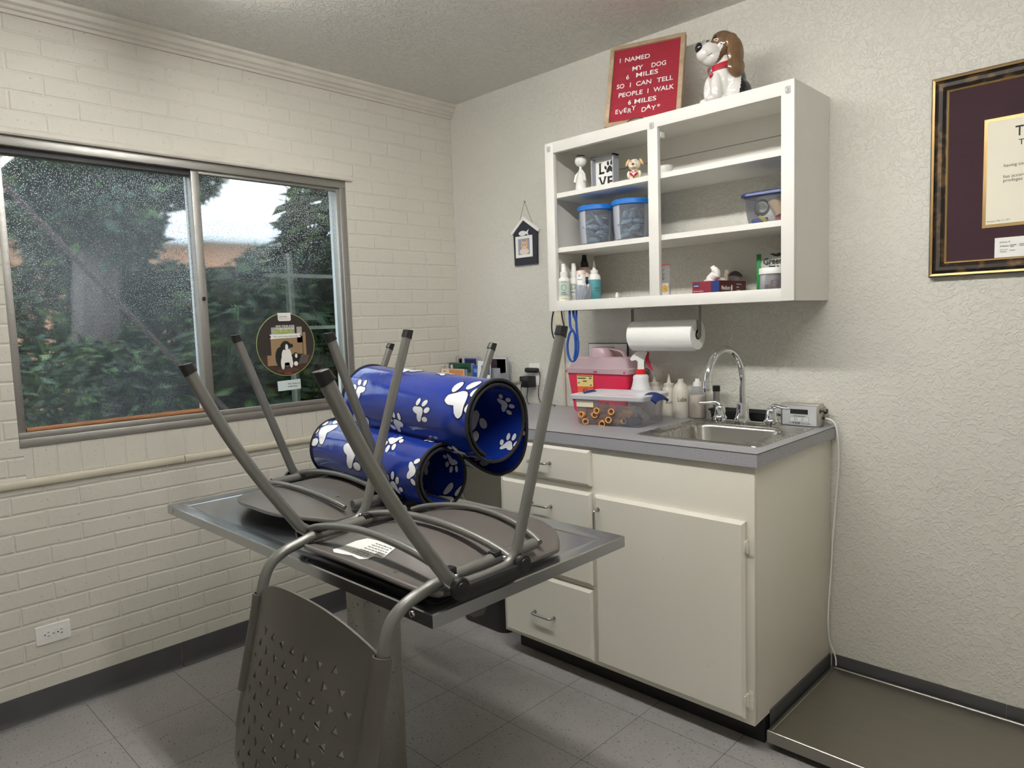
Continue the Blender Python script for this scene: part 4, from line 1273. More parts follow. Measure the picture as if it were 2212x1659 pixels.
# ------------------------------------------------------------------ floor scale, its display and cord
sc_ = thing('floor_scale', 'low stainless steel platform scale on the floor beside the base cabinet', 'scale', (2.45, -.27, 0))
b = B()
x0, x1, y0, y1 = 1.945, 3.02, -.548, -.016
lv = [(0, .026), (0, .0615), (.0018, .063), (.010, .0632), (.013, .0605), (.016, .0603)]
prev = None
for k, z in lv:
    cur = [b.bm.verts.new(p) for p in ((x0 + k, y0 + k, z), (x1 - k, y0 + k, z), (x1 - k, y1 - k, z), (x0 + k, y1 - k, z))]
    if prev:
        for i in range(4): b.bm.faces.new((prev[i], prev[(i + 1) % 4], cur[(i + 1) % 4], cur[i]))
    prev = cur
b.bm.faces.new(prev)
b.out('platform', MT['scale'], sc_, smooth=25)
b = B()
for x in (2.0, 2.96):
    for y in (-.49, -.08): b.lathe([(.02, 0), (.02, .03)], (x, y, 0), 14)
b.box((1.97, -.50, .012), (2.99, -.06, .03))
b.out('under_frame', MT['blackr'], sc_)
ds = thing('scale_display', 'silver scale display box with a dark screen beside the sink', 'display', (1.842, -.03, .917))
b = B(); b.box((1.7755, -.058, .9185), (1.9095, -.010, .9955), .0025); b.out('housing', mat_steel('satin display steel', (196, 190, 182), .3, (50, 4, 4), 1), ds)
b = B(); b.prism(rrect(1.7825, 1.9020, .9215, .9895, .003, 3), 'y', -.0592, -.0578); b.out('label_plate', MT['panel'], ds)
b = B(); b.box((1.8108, -.0600, .9605), (1.8722, -.0591, .9772)); b.out('screen', MT['screen'], ds, smooth=0)
b = B()
for x in (1.8178, 1.8425, 1.8668):
    o1, o2 = rrect(x - .0082, x + .0082, .9358, .9484, .002, 3), rrect(x - .0076, x + .0076, .9364, .9478, .002, 3)
    b.prism(o1, 'y', -.0597, -.0591, m=0); b.prism(o2, 'y', -.0601, -.0596, m=1)
b.out('button', [MT['ink'], MT['white']], ds)
b = B()
b.text('1-800-200-8625', at(1.8205, -.0595, .9515), .005, .0001, 0, .043, bold=.0001)
b.text('The', at(1.806, -.0595, .9258), .0085, .0001, 0, .0125); b.text('VSSI', at(1.8190, -.0595, .9252), .0105, .0001, 0, .0275, bold=.0003, shear=.25)
b.text('Way', at(1.8478, -.0595, .9256), .0085, .0001, 0, .0135, shear=.3); b.text('Scale', at(1.8628, -.0595, .9258), .0085, .0001, 0, .018)
b.text('RECALL', at(1.8112, -.0603, .9408), .004, .0001, 0, .0130); b.text('ON OFF', at(1.8365, -.0603, .9408), .004, .0001, 0, .0122); b.text('ZERO', at(1.8618, -.0603, .9408), .004, .0001, 0, .0098)
b.out('lettering', MT['ink'], ds, smooth=0)
b = B(); b.lathe([(.004, 1.9095), (.004, 1.915), (.0105, 1.918), (.0105, 1.926), (.009, 1.9275)], (0, -.03, .972), 6, 0, 'x'); b.out('knob', MT['black'], ds)
b = B(); b.lathe([(.0035, 1.9095), (.0035, 1.917)], (0, -.022, .946), 10, 0, 'x'); b.out('cord_grommet', MT['black'], ds)
t = B().tube(cr([(1.917, -.022, .946), (1.935, -.022, .9425), (1.952, -.022, .925), (1.960, -.020, .87), (1.962, -.017, .79), (1.953, -.016, .66), (1.945, -.018, .54), (1.941, -.022, .42), (1.9385, -.030, .33), (1.938, -.040, .24), (1.941, -.034, .16), (1.952, -.022, .115), (1.958, -.020, .09), (1.960, -.022, .068)], 7), .0027, 8)
tag(t.out('white_cord', MT['white']), 'thin white cord hanging from the display box down the cabinet side to the scale', 'cord')

# ------------------------------------------------------------------ framed diploma
dp = thing('framed_diploma', 'diploma in a wide dark bronze frame with maroon mat on the right wall', 'picture', (2.6, -.01, 1.409))
DX0, DX1, DZ0, DZ1 = 2.226, 3.02, 1.409, 2.004
pf_ = [(0, -.001), (0, -.020), (.004, -.026), (.010, -.024), (.013, -.019), (.020, -.024), (.030, -.022), (.038, -.014), (.041, -.015), (.044, -.0135), (.0465, -.010), (.0465, -.001)]
b = B()
prev = None; rings = []
for i, y in pf_:
    rings.append([b.bm.verts.new(p) for p in ((DX0 + i, y, DZ0 + i), (DX1 - i, y, DZ0 + i), (DX1 - i, y, DZ1 - i), (DX0 + i, y, DZ1 - i))])
for k, (a, c) in enumerate(zip(rings, rings[1:])):
    for i in range(4):
        f = b.bm.faces.new((a[i], a[(i + 1) % 4], c[(i + 1) % 4], c[i])); f.material_index = 1 if k in (2, 8, 9) else 0
b.out('frame', [MT['bronze'], MT['gold']], dp, smooth=20)
b = B(); b.box((DX0 + .045, -.009, DZ0 + .045), (DX1 - .045, -.004, DZ1 - .045)); b.out('mat_board', MT['maroon'], dp, smooth=0)
b = B(); b.box((2.362, -.0108, 1.545), (2.886, -.0088, 1.857)); b.out('gilt_bevel', MT['gold'], dp, smooth=0)
b = B(); b.box((2.371, -.0120, 1.554), (2.877, -.0106, 1.848)); b.out('diploma_sheet', MT['parch'], dp, smooth=0)
b = B()
b.text('Texas', at(2.4375, -.0123, 1.797), .040, .0001, 0, .078, bold=.0006); b.text('To all', at(2.446, -.0123, 1.771), .022, .0001, 0, bold=.0002)
b.text('having completed', at(2.412, -.0123, 1.714), .0125, .0001, 0); b.text('has accordingly', at(2.411, -.0123, 1.683), .0125, .0001, 0); b.text('privileges belonging', at(2.411, -.0123, 1.6715), .0125, .0001, 0)
b.text('Houston, May 11, 1977', at(2.374, -.0123, 1.561), .006, .0001, 0)
b.out('lettering', MT['ink'], dp, smooth=0)
b = B(); b.box((2.395, -.0115, 1.4555), (2.51, -.0090, 1.513)); b.out('licence_slip', MT['paper'], dp, smooth=0)
b = B()
b.text('Joshua A.', at(2.407, -.0118, 1.4975), .0072, .0001, 0); b.text('Profession', at(2.408, -.0118, 1.4865), .0052, .0001, 0, bold=.0001); b.text('License', at(2.432, -.0118, 1.4885), .0052, .0001, 0, bold=.0001); b.text('License', at(2.455, -.0118, 1.4895), .0052, .0001, 0, bold=.0001)
b.text('Type', at(2.432, -.0118, 1.4840), .0052, .0001, 0, bold=.0001); b.text('Number', at(2.455, -.0118, 1.4850), .0052, .0001, 0, bold=.0001)
b.text('Veterinary', at(2.408, -.0118, 1.4765), .0045, .0001, 0); b.text('Medicine', at(2.408, -.0118, 1.4705), .0045, .0001, 0); b.text('Regular', at(2.432, -.0118, 1.4735), .0045, .0001, 0)
b.out('slip_lettering', MT['ink'], dp, smooth=0)

# ------------------------------------------------------------------ bin, outlets, plugs
tr_ = thing('trash_bin', 'black plastic trash bin on the floor in the gap left of the cabinet', 'bin', (.66, -.37, 0))
b = B()
prev = None
for k, z in ((.004, 0), (0, .012), (-.022, .33), (-.028, .332), (-.028, .345), (-.016, .345), (.008, .02)):
    cur = [b.bm.verts.new((p[0], p[1], z)) for p in rrect(.505 + k, .792 - k, -.505 + k, -.275 - k, .05, 6)]
    if prev:
        for i in range(len(cur)): b.bm.faces.new((prev[i], prev[(i + 1) % len(cur)], cur[(i + 1) % len(cur)], cur[i]))
    else: b.bm.faces.new(cur)
    prev = cur
b.bm.faces.new(prev)
b.out('bin_body', MT['trash'], tr_, smooth=50)

def outlet(name, label, P, horiz):
    """P maps plate coordinates (a along, c across, d out) to the world"""
    t = thing(name, label, 'outlet', P(0, 0, 0))
    b = B()
    pl = rrect(-.053, .053, -.033, .033, .004, 3)
    lo = [b.bm.verts.new(P(a, c, .0)) for a, c in pl]; hi = [b.bm.verts.new(P(a * .97, c * .95, .0045)) for a, c in pl]
    for i in range(len(pl)): b.bm.faces.new((lo[i], lo[(i + 1) % len(pl)], hi[(i + 1) % len(pl)], hi[i]))
    b.bm.faces.new(hi); b.bm.faces.new(lo[::-1])
    b.out('cover_plate', MT['white'], t)
    for s in (-1, 1):
        b = B()
        pl = [(s * .0195 + q[0], q[1]) for q in rrect(-.014, .014, -.0165, .0165, .010, 5)]
        lo = [b.bm.verts.new(P(a, c, .0044)) for a, c in pl]; hi = [b.bm.verts.new(P(a, c, .0062)) for a, c in pl]
        for i in range(len(pl)): b.bm.faces.new((lo[i], lo[(i + 1) % len(pl)], hi[(i + 1) % len(pl)], hi[i]))
        b.bm.faces.new(hi)
        sk_ = b.out('socket', MT['white'], t)
        b = B()
        for a0, c0, wa, wc in ((.004, -.0062, .0036, .0011), (.004, .0062, .0028, .0011), (-.0065, 0, .0022, .0022)):
            b.poly([P(s * .0195 + a0 + i * wa, c0 + j * wc, .0064) for i, j in ((-1, -1), (1, -1), (1, 1), (-1, 1))])
        b.out('slot', MT['ink'], sk_, smooth=0)
    b = B(); c = P(0, 0, .005); b.ell(c, (.003, .003, .003)); b.out('plate_screw', MT['nickel'], t)
    return t
outlet('wall_outlet', 'white double outlet low on the brick wall, mounted sideways', lambda a, c, d: V((d, -1.944 + a, .287 + c)), True)
outlet('wall_outlet', 'white double outlet on the wall behind the worktop with two black adapters', lambda a, c, d: V((.540 + c, -d, 1.058 + a)), False)
ad = thing('power_adapter', 'flat black power adapter in the upper socket above the worktop', 'adapter', (.54, -.02, 1.081))
b = B(); b.box((.496, -.030, 1.068), (.582, -.0066, 1.092), .010, seg=4); b.out('adapter_body', MT['black'], ad)
b = B(); b.tube(cr([(.580, -.018, 1.080), (.592, -.020, 1.062), (.588, -.018, 1.03), (.572, -.012, .98), (.572, -.010, .945), (.590, -.012, .922), (.62, -.015, .9185), (.66, -.02, .9195), (.69, -.03, .921), (.712, -.06, .920)], 6), .0019, 8); b.out('adapter_cord', MT['black'], ad)
ad = thing('power_adapter', 'cube-shaped black power adapter in the lower socket above the worktop', 'adapter', (.525, -.03, 1.022))
b = B(); b.box((.495, -.062, .999), (.555, -.0066, 1.052), .004); b.out('adapter_body', MT['black'], ad)
b = B(); b.tube(cr([(.526, -.040, 1.0), (.528, -.040, .985), (.520, -.038, .955), (.524, -.04, .93), (.545, -.05, .920)], 6), .0019, 8); b.out('adapter_cord', MT['black'], ad)
t = B(); t.box((.682, -.006, 1.295), (.7215, 0, 1.352), .002)
tag(t.out('blank_plate', MT['ivory']), 'ivory blank wall plate just under the wall cabinet corner', 'wall plate')
# ------------------------------------------------------------------ on top of the wall cabinet
lb = thing('letter_board', 'red felt letter board in an oak frame leaning on top of the wall cabinet', 'sign', (1.2024, -.298, 2.0315), .3, local=True)
TILT = Matrix.Rotation(-.30, 4, 'X')
BW, BH, ZO = .2870, .335, .011
b = B()
for x0, x1, z0, z1 in ((0, BW, 0, .0155), (0, BW, BH - .0155, BH), (0, .0165, .0155, BH - .0155), (BW - .0165, BW, .0155, BH - .0155)):
    b.box((x0, 0, z0), (x1, .022, z1), .001, mtx=TILT)
b.out('frame', MT['oak'], lb)
b = B()
nr = 62; z0, z1 = .0145, BH - .0145
for i in range(nr):
    za, zb = z0 + (z1 - z0) * i / nr, z0 + (z1 - z0) * (i + 1) / nr
    b.box((.0155, .0072, za + .0006), (BW - .0155, .012, zb - .0006), mtx=TILT)
b.box((.0155, .0085, z0), (BW - .0155, .018, z1), mtx=TILT)
b.out('felt_panel', MT['red'], lb, smooth=0)
b = B()
def bt(s, u0, u1, v, v1=None, size=.0258):
    b.text(s, TILT @ Matrix.Translation((u0, .0068, v)) @ FRONT @ Matrix.Rotation(math.atan2((v1 or v) - v, max(.01, u1 - u0)) if v1 else 0, 4, 'Z'), size, .0009, 0, u1 - u0 if len(s) > 1 else None, bold=.0002)
for s, u0, v0, u1, v1 in (('I', .0375, .265, .0417, .265), ('NAMED', .0595, .264, .156, .262), ('MY', .0918, .2205, .1324, .2205), ('DOG', .1653, .2200, .2199, .2200), ('6', .0692, .189, .083, .189), ('MILES', .1085, .1905, .192, .1905),
                         ('SO', .0358, .1555, .065, .1555), ('I', .0856, .1545, .0885, .1545), ('CAN', .1112, .1540, .1685, .1540), ('TELL', .1897, .1530, .2501, .1530),
                         ('PEOPLE', .0458, .1180, .1384, .1165), ('I', .1555, .1160, .1592, .1160), ('WALK', .1795, .1160, .2551, .1160), ('6', .0847, .0815, .1006, .0815), ('MILES', .1102, .0810, .1921, .0810)):
    bt(s, u0, u1, v0, v1)
for s, u, v in (('E', .0367, .051), ('V', .0525, .0465), ('E', .0700, .0525), ('R', .0850, .0475), ('Y', .1010, .056), ('D', .1384, .0425), ('A', .1570, .0500), ('Y', .1765, .0430), ('*', .1975, .0450)):
    bt(s, u, u + .02, v)
b.out('lettering', MT['white'], lb, smooth=0)
b = B(); b.tube(cr([(.09, .002, .004), (.10, -.004, .009), (.125, -.006, .013), (.15, -.003, .010), (.165, .006, .002)], 5), .0016, 6); b.out('cord', MT['black'], lb)

dj = thing('dog_cookie_jar', 'shiny ceramic beagle cookie jar sitting on top of the wall cabinet', 'jar', (1.642, -.205, 2.0305), math.radians(-122), local=True)
S = 1.0
def body_pick(c):
    if c.x < -.026 - .25 * (c.z - .05) and abs(c.y) > .0: return 1
    return 0
blob([((-.022, 0, .070), (.055, .056, .074)), ((.012, 0, .078), (.042, .045, .075)), ((-.035, .036, .034), (.046, .028, .044)), ((-.035, -.036, .034), (.046, .028, .044)), ((.042, .023, .045), (.021, .019, .054)), ((.042, -.023, .045), (.021, .019, .054)),
      ((.056, .023, .011), (.024, .018, .013)), ((.056, -.023, .011), (.024, .018, .013)), ((0, 0, .135), (.036, .040, .03)), ((-.08, -.02, .015), (.03, .016, .014)), ((-.01, 0, .012), (.06, .05, .012))], 'body', [MT['cer'], MT['cerbk']], dj, .0032, body_pick)
def head_pick(c):
    ay = abs(c.y)
    if ay < .0075 and c.x > .010: return 0
    if c.x > .060: return 0
    if c.z < .176 - (c.x - .02) * -.35 + ay * .1 and c.x > .022 + (.19 - c.z) * .35: return 0
    return 1
hd = blob([((.004, 0, .193), (.050, .047, .049)), ((.052, 0, .170), (.046, .033, .034), (0, .25, 0)), ((.040, 0, .150), (.042, .033, .026), (0, .1, 0)), ((.030, .016, .206), (.022, .019, .018)), ((.030, -.016, .206), (.022, .019, .018)), ((.075, 0, .162), (.025, .028, .024))], 'head', [MT['cer'], MT['cerbr']], dj, .0028, head_pick)
b = B(); b.ell((.0945, 0, .182), (.0105, .0165, .0170), sub=3); b.out('nose', MT['cerbk'], hd)
for s in (-1, 1):
    b = B(); b.ell((.0470, s * .0245, .2120), (.0058, .0064, .0072), sub=2); b.out('eye', MT['cerbk'], hd)
    blob([((-.002, s * .047, .192), (.026, .012, .028)), ((-.010, s * .056, .150), (.031, .0125, .055)), ((-.010, s * .058, .108), (.033, .0125, .036))], 'ear', [MT['cerbr']], dj, .003)
b = B(); b.tube(cr([(.092, -.012, .150), (.088, .006, .146), (.078, .020, .148), (.062, .030, .156)], 5), .0011, 6); b.out('mouth_line', MT['cerbr'], hd)
b = B()
b.tube([(.004 + .0475 * math.cos(a), .0475 * math.sin(a), .122 - .012 * math.cos(a)) for a in [2 * PI * i / 40 for i in range(40)]], 1, hint=(0, 0, 1), sect=[(.0095, -.002), (.0095, .003), (-.0095, .003), (-.0095, -.002)], closed=True)
b.out('collar', MT['cerred'], dj)
b = B(); b.box((.046, -.014, .100), (.055, .012, .122), .003); b.out('buckle', MT['chrome'], dj)
b = B(); b.ell((.0545, .0065, .0905), (.004, .006, .008)); b.ell((.0545, .0135, .0925), (.004, .006, .007)); b.out('painted_heart', MT['cerred'], dj)

# ------------------------------------------------------------------ left bay, upper shelf
SZ1, SZ2, SZ0 = 1.8298, 1.6108, 1.3718
fg = thing('angel_figurine', 'slim white angel figurine with a round head on the upper left shelf', 'figurine', (1.010, -.20, SZ1))
b = B(); b.lathe([(.0255, SZ1), (.0255, SZ1 + .004), (.022, SZ1 + .03), (.017, SZ1 + .06), (.010, SZ1 + .085), (.006, SZ1 + .095), (.006, SZ1 + .105)], (1.01, -.20, 0), 24)
b.out('robe', MT['cer'], fg)
b = B(); b.ell((1.011, -.20, SZ1 + .125), (.0245, .0245, .0235), sub=3); h_ = b.out('head', MT['white'], fg)
b = B()
for dx, dz in ((-.004, .005), (.008, .006), (.003, -.008)): b.ell((1.016 + dx * .9, -.2235 + abs(dx) * .1, SZ1 + .127 + dz), (.0016, .0016, .0016), sub=1)
b.out('face_dots', MT['ink'], h_)
b = B(); b.tube([(1.011 + .015 * math.cos(a), -.20 + .015 * math.sin(a), SZ1 + .1435) for a in [2 * PI * i / 20 for i in range(20)]], .0028, 6, closed=True); b.out('wire_halo', MT['ink'], h_)
for s in (-1, 1):
    b = B(); b.tube(cr([(1.01 + s * .007, -.20, SZ1 + .086), (1.01 + s * .020, -.204, SZ1 + .07), (1.01 + s * .026, -.208, SZ1 + .042)], 5), [.004] * 5 + [.006] * 5 + [.0075], 10); b.out('arm', MT['cer'], fg)

lv_ = thing('love_frame', 'grey framed LOVE sign with a paw print on the upper left shelf', 'sign', (1.10, -.16, SZ1))
b = B()
x0, x1, z0, z1 = 1.0460, 1.1570, SZ1, SZ1 + .1345
for a in ((x0, x1, z0, z0 + .006), (x0, x1, z1 - .006, z1), (x0, x0 + .006, z0, z1), (x1 - .006, x1, z0, z1)): b.box((a[0], -.180, a[2]), (a[1], -.142, a[3]))
b.out('frame', M('grey frame paint', (160, 164, 172), .5), lv_, smooth=0)
b = B(); b.box((x0 + .003, -.155, z0 + .003), (x1 - .003, -.148, z1 - .003)); b.out('panel', MT['paper'], lv_, smooth=0)
b = B()
b.text('L', at(1.070, -.1556, z0 + .0685), .056, .0003, 0, .025, bold=.0015); b.text('V', at(1.068, -.1556, z0 + .014), .056, .0003, 0, .036, bold=.0015); b.text('E', at(1.110, -.1556, z0 + .014), .056, .0003, 0, .030, bold=.0015)
for q in ((1.070, 1.082, .0685), (1.070, 1.082, .1085), (1.066, 1.078, .0532), (1.094, 1.106, .0532)): b.box((q[0] - .002, -.1559, z0 + q[2] - .0004), (q[1], -.1553, z0 + q[2] + .0026))
def pawplan(b, cx, cz, s, y, m=0):
    for shape, _ in PAW: b.prism([(cx + p[0] * s, cz + p[1] * s) for p in shape], 'y', y - .0003, y + .0003, m)
pawplan(b, 1.1220, z0 + .080, .034, -.1557)
b.out('lettering', MT['ink'], lv_, smooth=0)

pg = thing('puppy_figurine', 'small cream puppy figurine holding a red heart on the upper left shelf', 'figurine', (1.270, -.20, SZ1), math.radians(28), local=True)
cc = M('cream figurine glaze', (232, 224, 200), .3, var=.03, coat=.3)
blob([((0, 0, .024), (.024, .021, .026)), ((-.020, -.012, .028), (.008, .008, .014)), ((.020, -.012, .028), (.008, .008, .014)), ((-.012, -.012, .005), (.011, .014, .006)), ((.012, -.012, .005), (.011, .014, .006))], 'body', [cc], pg, .0016)
h_ = blob([((0, -.002, .065), (.024, .021, .022)), ((-.002, -.018, .058), (.015, .012, .011))], 'head', [cc], pg, .0016)
for s in (-1, 1):
    b = B(); b.ell((s * .026, 0, .075), (.006, .005, .015), rot=(0, -s * .5, 0)); b.out('ear', M('tan ear glaze', (222, 180, 128), .35), h_)
b = B(); b.ell((-.003, -.031, .063), (.0052, .004, .0048)); b.out('nose', MT['cerred'], h_)
b = B()
for s in (-1, 1): b.tube([(s * .009 - .002 + .003 * math.cos(a), -.0215, .072 + .0025 * math.sin(a)) for a in [PI * i / 6 for i in range(7)]], .0006, 5)
b.tube([(-.002 + .010 * math.cos(a), -.030 + .008 * abs(math.cos(a)), .0545 + .006 * math.sin(a)) for a in [PI + PI * i / 8 for i in range(9)]], .0007, 5)
b.out('face_lines', MT['ink'], h_)
b = B()
hp = [(16 * math.sin(t) ** 3 / 17, (13 * math.cos(t) - 5 * math.cos(2 * t) - 2 * math.cos(3 * t) - math.cos(4 * t)) / 17) for t in [2 * PI * i / 28 for i in range(28)]]
b.prism([(-.001 + p[0] * .0165, .027 + p[1] * .0165) for p in hp], 'y', -.033, -.022, bev=.002); hh = b.out('heart', MT['cerred'], pg)
b = B()
for k, (s, w_) in enumerate((('Thank', .016), ('you', .009), ('so', .006))): b.text(s, Matrix.Translation((-.009 + k * .003, -.0334, .0315 - k * .006)) @ FRONT, .006, .0001, 0, w_)
b.out('heart_lettering', MT['paper'], hh, smooth=0)

# ------------------------------------------------------------------ left bay, middle shelf: two treat jars
tproto = None
for j, (cx, label) in enumerate(((1.066, 'blue lidded jar of wrapped grey treats under the angel figurine'), (1.2345, 'blue lidded jar of wrapped grey treats next to the cabinet middle post'))):
    t = thing('treat_jar', label, 'jar', (cx, -.172, SZ2), 0, 'blue lidded treat jars', local=True)
    b = B(); b.lathe([(.001, .001), (.060, .001), (.066, .006), (.0705, .05), (.073, .125), (.073, .142), (.0715, .142), (.0690, .05), (.0645, .008), (.001, .004)], seg=40, cap=False); b.out('jar_body', MT['jar'], t)
    b = B()
    pr_ = []
    n = 90
    def ringz(r, z, rib=0): return [b.bm.verts.new(((r + (rib if i % 2 else 0)) * math.cos(2 * PI * i / n), (r + (rib if i % 2 else 0)) * math.sin(2 * PI * i / n), z)) for i in range(n)]
    rr = [ringz(.0765, .1375), ringz(.079, .139, .0012), ringz(.079, .154, .0012), ringz(.076, .158), ringz(.066, .1585)]
    for a, c in zip(rr, rr[1:]):
        for i in range(n): b.bm.faces.new((a[i], a[(i + 1) % n], c[(i + 1) % n], c[i]))
    b.bm.faces.new(rr[-1]); b.bm.faces.new(rr[0][::-1])
    b.out('lid', MT['bluelid'], t, smooth=30)
rnd = random.Random(5)
for cx in (1.066, 1.2345):
    for k in range(16):
        if tproto is None:
            b = B(); b.ell((0, 0, 0), (.030, .014, .010), sub=3)
            for v in b.bm.verts:
                q = 1 + .10 * math.sin(v.co.x * 420) * math.cos(v.co.y * 500 + v.co.x * 150)
                v.co.y *= q; v.co.z *= q
            for s in (-1, 1):
                b.prism([(s * .027, -.004), (s * .040, -.013), (s * .042, -.002), (s * .040, .012), (s * .027, .004)], 'z', -.0015, .0015)
            tproto = b.out('wrapped_treat', MT['treat'], smooth=60)
            o = tproto
        else:
            o = tproto.copy(); COL.objects.link(o)
        lay = k // 4; a = (k % 4) * PI / 2 + lay * .8 + rnd.uniform(-.3, .3)
        r = .030 if lay < 3 else .026
        o.location = (cx + r * math.cos(a), -.172 + r * math.sin(a), SZ2 + .017 + lay * .0245 + rnd.uniform(-.003, .003))
        o.rotation_euler = (rnd.uniform(-.6, .6), rnd.uniform(-.45, .45) + (.5 if lay == 3 else 0), rnd.uniform(0, 3))
        tag(o, 'grey foil wrapped treat in the blue lidded jar %s' % ('under the angel figurine' if cx < 1.1 else 'next to the cabinet middle post'), 'treat', 'wrapped treats in the %s jar' % ('first' if cx < 1.1 else 'second'))

# ------------------------------------------------------------------ left bay, bottom
def bottle(name, label, x, y, r, prof, mat, z=SZ0, seg=28, cat='bottle'):
    t = thing(name, label, cat, (x, y, z))
    b = B(); b.lathe([(pr * r, z + pz) for pr, pz in prof], (x, y, 0), seg); b.out('bottle_body', mat, t)
    return t
def wrap(t, x, y, r, z0, z1, mat, a0=-170, a1=10, name='label_band'):
    b = B()
    b.surf(lambda u, v: (x + r * math.cos(math.radians(a0 + (a1 - a0) * u)), y + r * math.sin(math.radians(a0 + (a1 - a0) * u)), z0 + (z1 - z0) * v), 20, 1)
    return b.out(name, mat, t)
def wraptext(t, items, x, y, r, ang, mat, name='lettering'):
    """text bent round a bottle; ang = the direction the label faces (degrees)"""
    b = B()
    for s, zz, size, width in items:
        b.text(s, Matrix.Translation((-width / 2, 0, zz)) @ FRONT, size, .00005, 0, width)
    for v in b.bm.verts:
        a = math.radians(ang) + v.co.x / r
        v.co = V((x + (r + .0004 - v.co.y) * math.cos(a), y + (r + .0004 - v.co.y) * math.sin(a), v.co.z))
    return b.out(name, mat, t, smooth=0)
def sprayer(t, x, y, z, r, mat, h=.045, ang=0):
    b = B(); b.lathe([(r * .62, z), (r * .62, z + h * .38), (r * .42, z + h * .42), (r * .42, z + h * .66), (r * .36, z + h * .70), (r * .36, z + h), (r * .2, z + h * 1.03)], (x, y, 0), 20)
    b.tube([(x, y, z + h * .86), (x + r * .62 * math.cos(ang), y + r * .62 * math.sin(ang), z + h * .86)], r * .13, 8)
    return b.out('spray_cap', mat, t)
bp1 = [(.96, 0), (1, .004), (1, .104), (.92, .113), (.6, .118), (.55, .122)]
t = bottle('spray_bottle', 'small spray bottle with a mint green label at the far left of the lower shelf', .947, -.250, .0265, bp1, MT['white'])
wrap(t, .947, -.250, .0269, SZ0 + .040, SZ0 + .103, MT['mint'], -175, 60); wrap(t, .947, -.250, .0269, SZ0 + .004, SZ0 + .040, MT['parch'], -175, 60, 'lower_band')
b = B(); b.tube([(.947 + .0276 * math.cos(math.radians(-52) + .0095 * math.cos(q) / .0269), -.25 + .0276 * math.sin(math.radians(-52) + .0095 * math.cos(q) / .0269), SZ0 + .076 + .0115 * math.sin(q)) for q in [2 * PI * i / 24 for i in range(24)]], .0007, 5, closed=True)
b.out('label_ring', MT['ink'], t)
wraptext(t, [('Sugar', SZ0 + .054, .010, .021), ('Cookie', SZ0 + .0455, .010, .026), ('TROPICLEAN', SZ0 + .097, .005, .022), ('COLOGNE SPRAY', SZ0 + .030, .0045, .026)], .947, -.250, .0271, -52, MT['ink'])
sprayer(t, .947, -.250, SZ0 + .121, .0265, MT['white'], .052, 2.2)
t = bottle('spray_bottle', 'white spray bottle with bold black lettering behind the mint labelled one', .955, -.193, .0258, bp1, MT['white'])
wraptext(t, [('CHEW', SZ0 + .083, .015, .032), ('GUARD', SZ0 + .068, .015, .036), ('SPRAY', SZ0 + .052, .013, .034), ('DETERS CHEWING', SZ0 + .040, .005, .034), ('AND LICKING', SZ0 + .032, .005, .028)], .955, -.193, .0259, -48, MT['ink'])
sprayer(t, .955, -.193, SZ0 + .121, .0258, MT['white'], .056, 2.2)
t = bottle('spray_bottle', 'large navy and pale bottle with a tall black spray cap on the lower shelf', .956, -.122, .0365, [(.97, 0), (1, .005), (1, .122), (.98, .132), (.86, .150), (.55, .162), (.4, .165)], MT['pink'])
wrap(t, .956, -.122, .0368, SZ0 + .01, SZ0 + .121, M('dark navy label', (30, 34, 60), .4), -180, 120)
b = B(); b.lathe([(.0165, SZ0 + .163), (.0165, SZ0 + .184), (.0125, SZ0 + .188), (.0095, SZ0 + .208), (.009, SZ0 + .215), (.004, SZ0 + .2155)], (.956, -.122, 0), 22); b.out('spray_cap', MT['black'], t)
t = bottle('slim_bottle', 'slim white bottle with a pale pink cap standing behind the swab cup', 1.008, -.213, .0190, [(.96, 0), (1, .003), (1, .126), (.97, .127)], MT['white'])
b = B(); b.lathe([(.0194, SZ0 + .127), (.0194, SZ0 + .139), (.018, SZ0 + .143), (.002, SZ0 + .1435)], (1.008, -.213, 0), 24); b.out('cap', MT['pink'], t)
wraptext(t, [('B', SZ0 + .118, .010, .007), ('vetwell', SZ0 + .104, .008, .020)], 1.008, -.213, .0191, -70, MT['ink'])
t = bottle('ear_cleaner_bottle', 'pale bottle with a teal label and pointed nozzle on the lower shelf', 1.036, -.160, .0265, [(.96, 0), (1, .004), (1, .108), (.9, .122), (.55, .130), (.5, .131)], MT['white'])
wrap(t, 1.036, -.160, .0268, SZ0 + .004, SZ0 + .105, MT['teal'], -180, 90)
b = B(); b.lathe([(.0155, SZ0 + .131), (.0155, SZ0 + .144), (.0075, SZ0 + .147), (.0055, SZ0 + .160), (.002, SZ0 + .183), (.0005, SZ0 + .1835)], (1.036, -.160, 0), 20); b.out('nozzle', MT['white'], t)
wraptext(t, [('EARS', SZ0 + .066, .010, .022), ('CLEAN', SZ0 + .056, .009, .024)], 1.036, -.160, .0270, -30, MT['ink'])
cu = thing('swab_cup', 'small clear cup of cotton swabs at the front of the lower shelf', 'cup', (1.050, -.252, SZ0))
b = B(); b.lathe([(.001, SZ0 + .0005), (.0285, SZ0 + .0005), (.0345, SZ0 + .082), (.0335, SZ0 + .082), (.0275, SZ0 + .002), (.001, SZ0 + .002)], (1.050, -.252, 0), 28, cap=False); b.out('cup_wall', MT['jar'], cu)
rnd = random.Random(2); sw = None
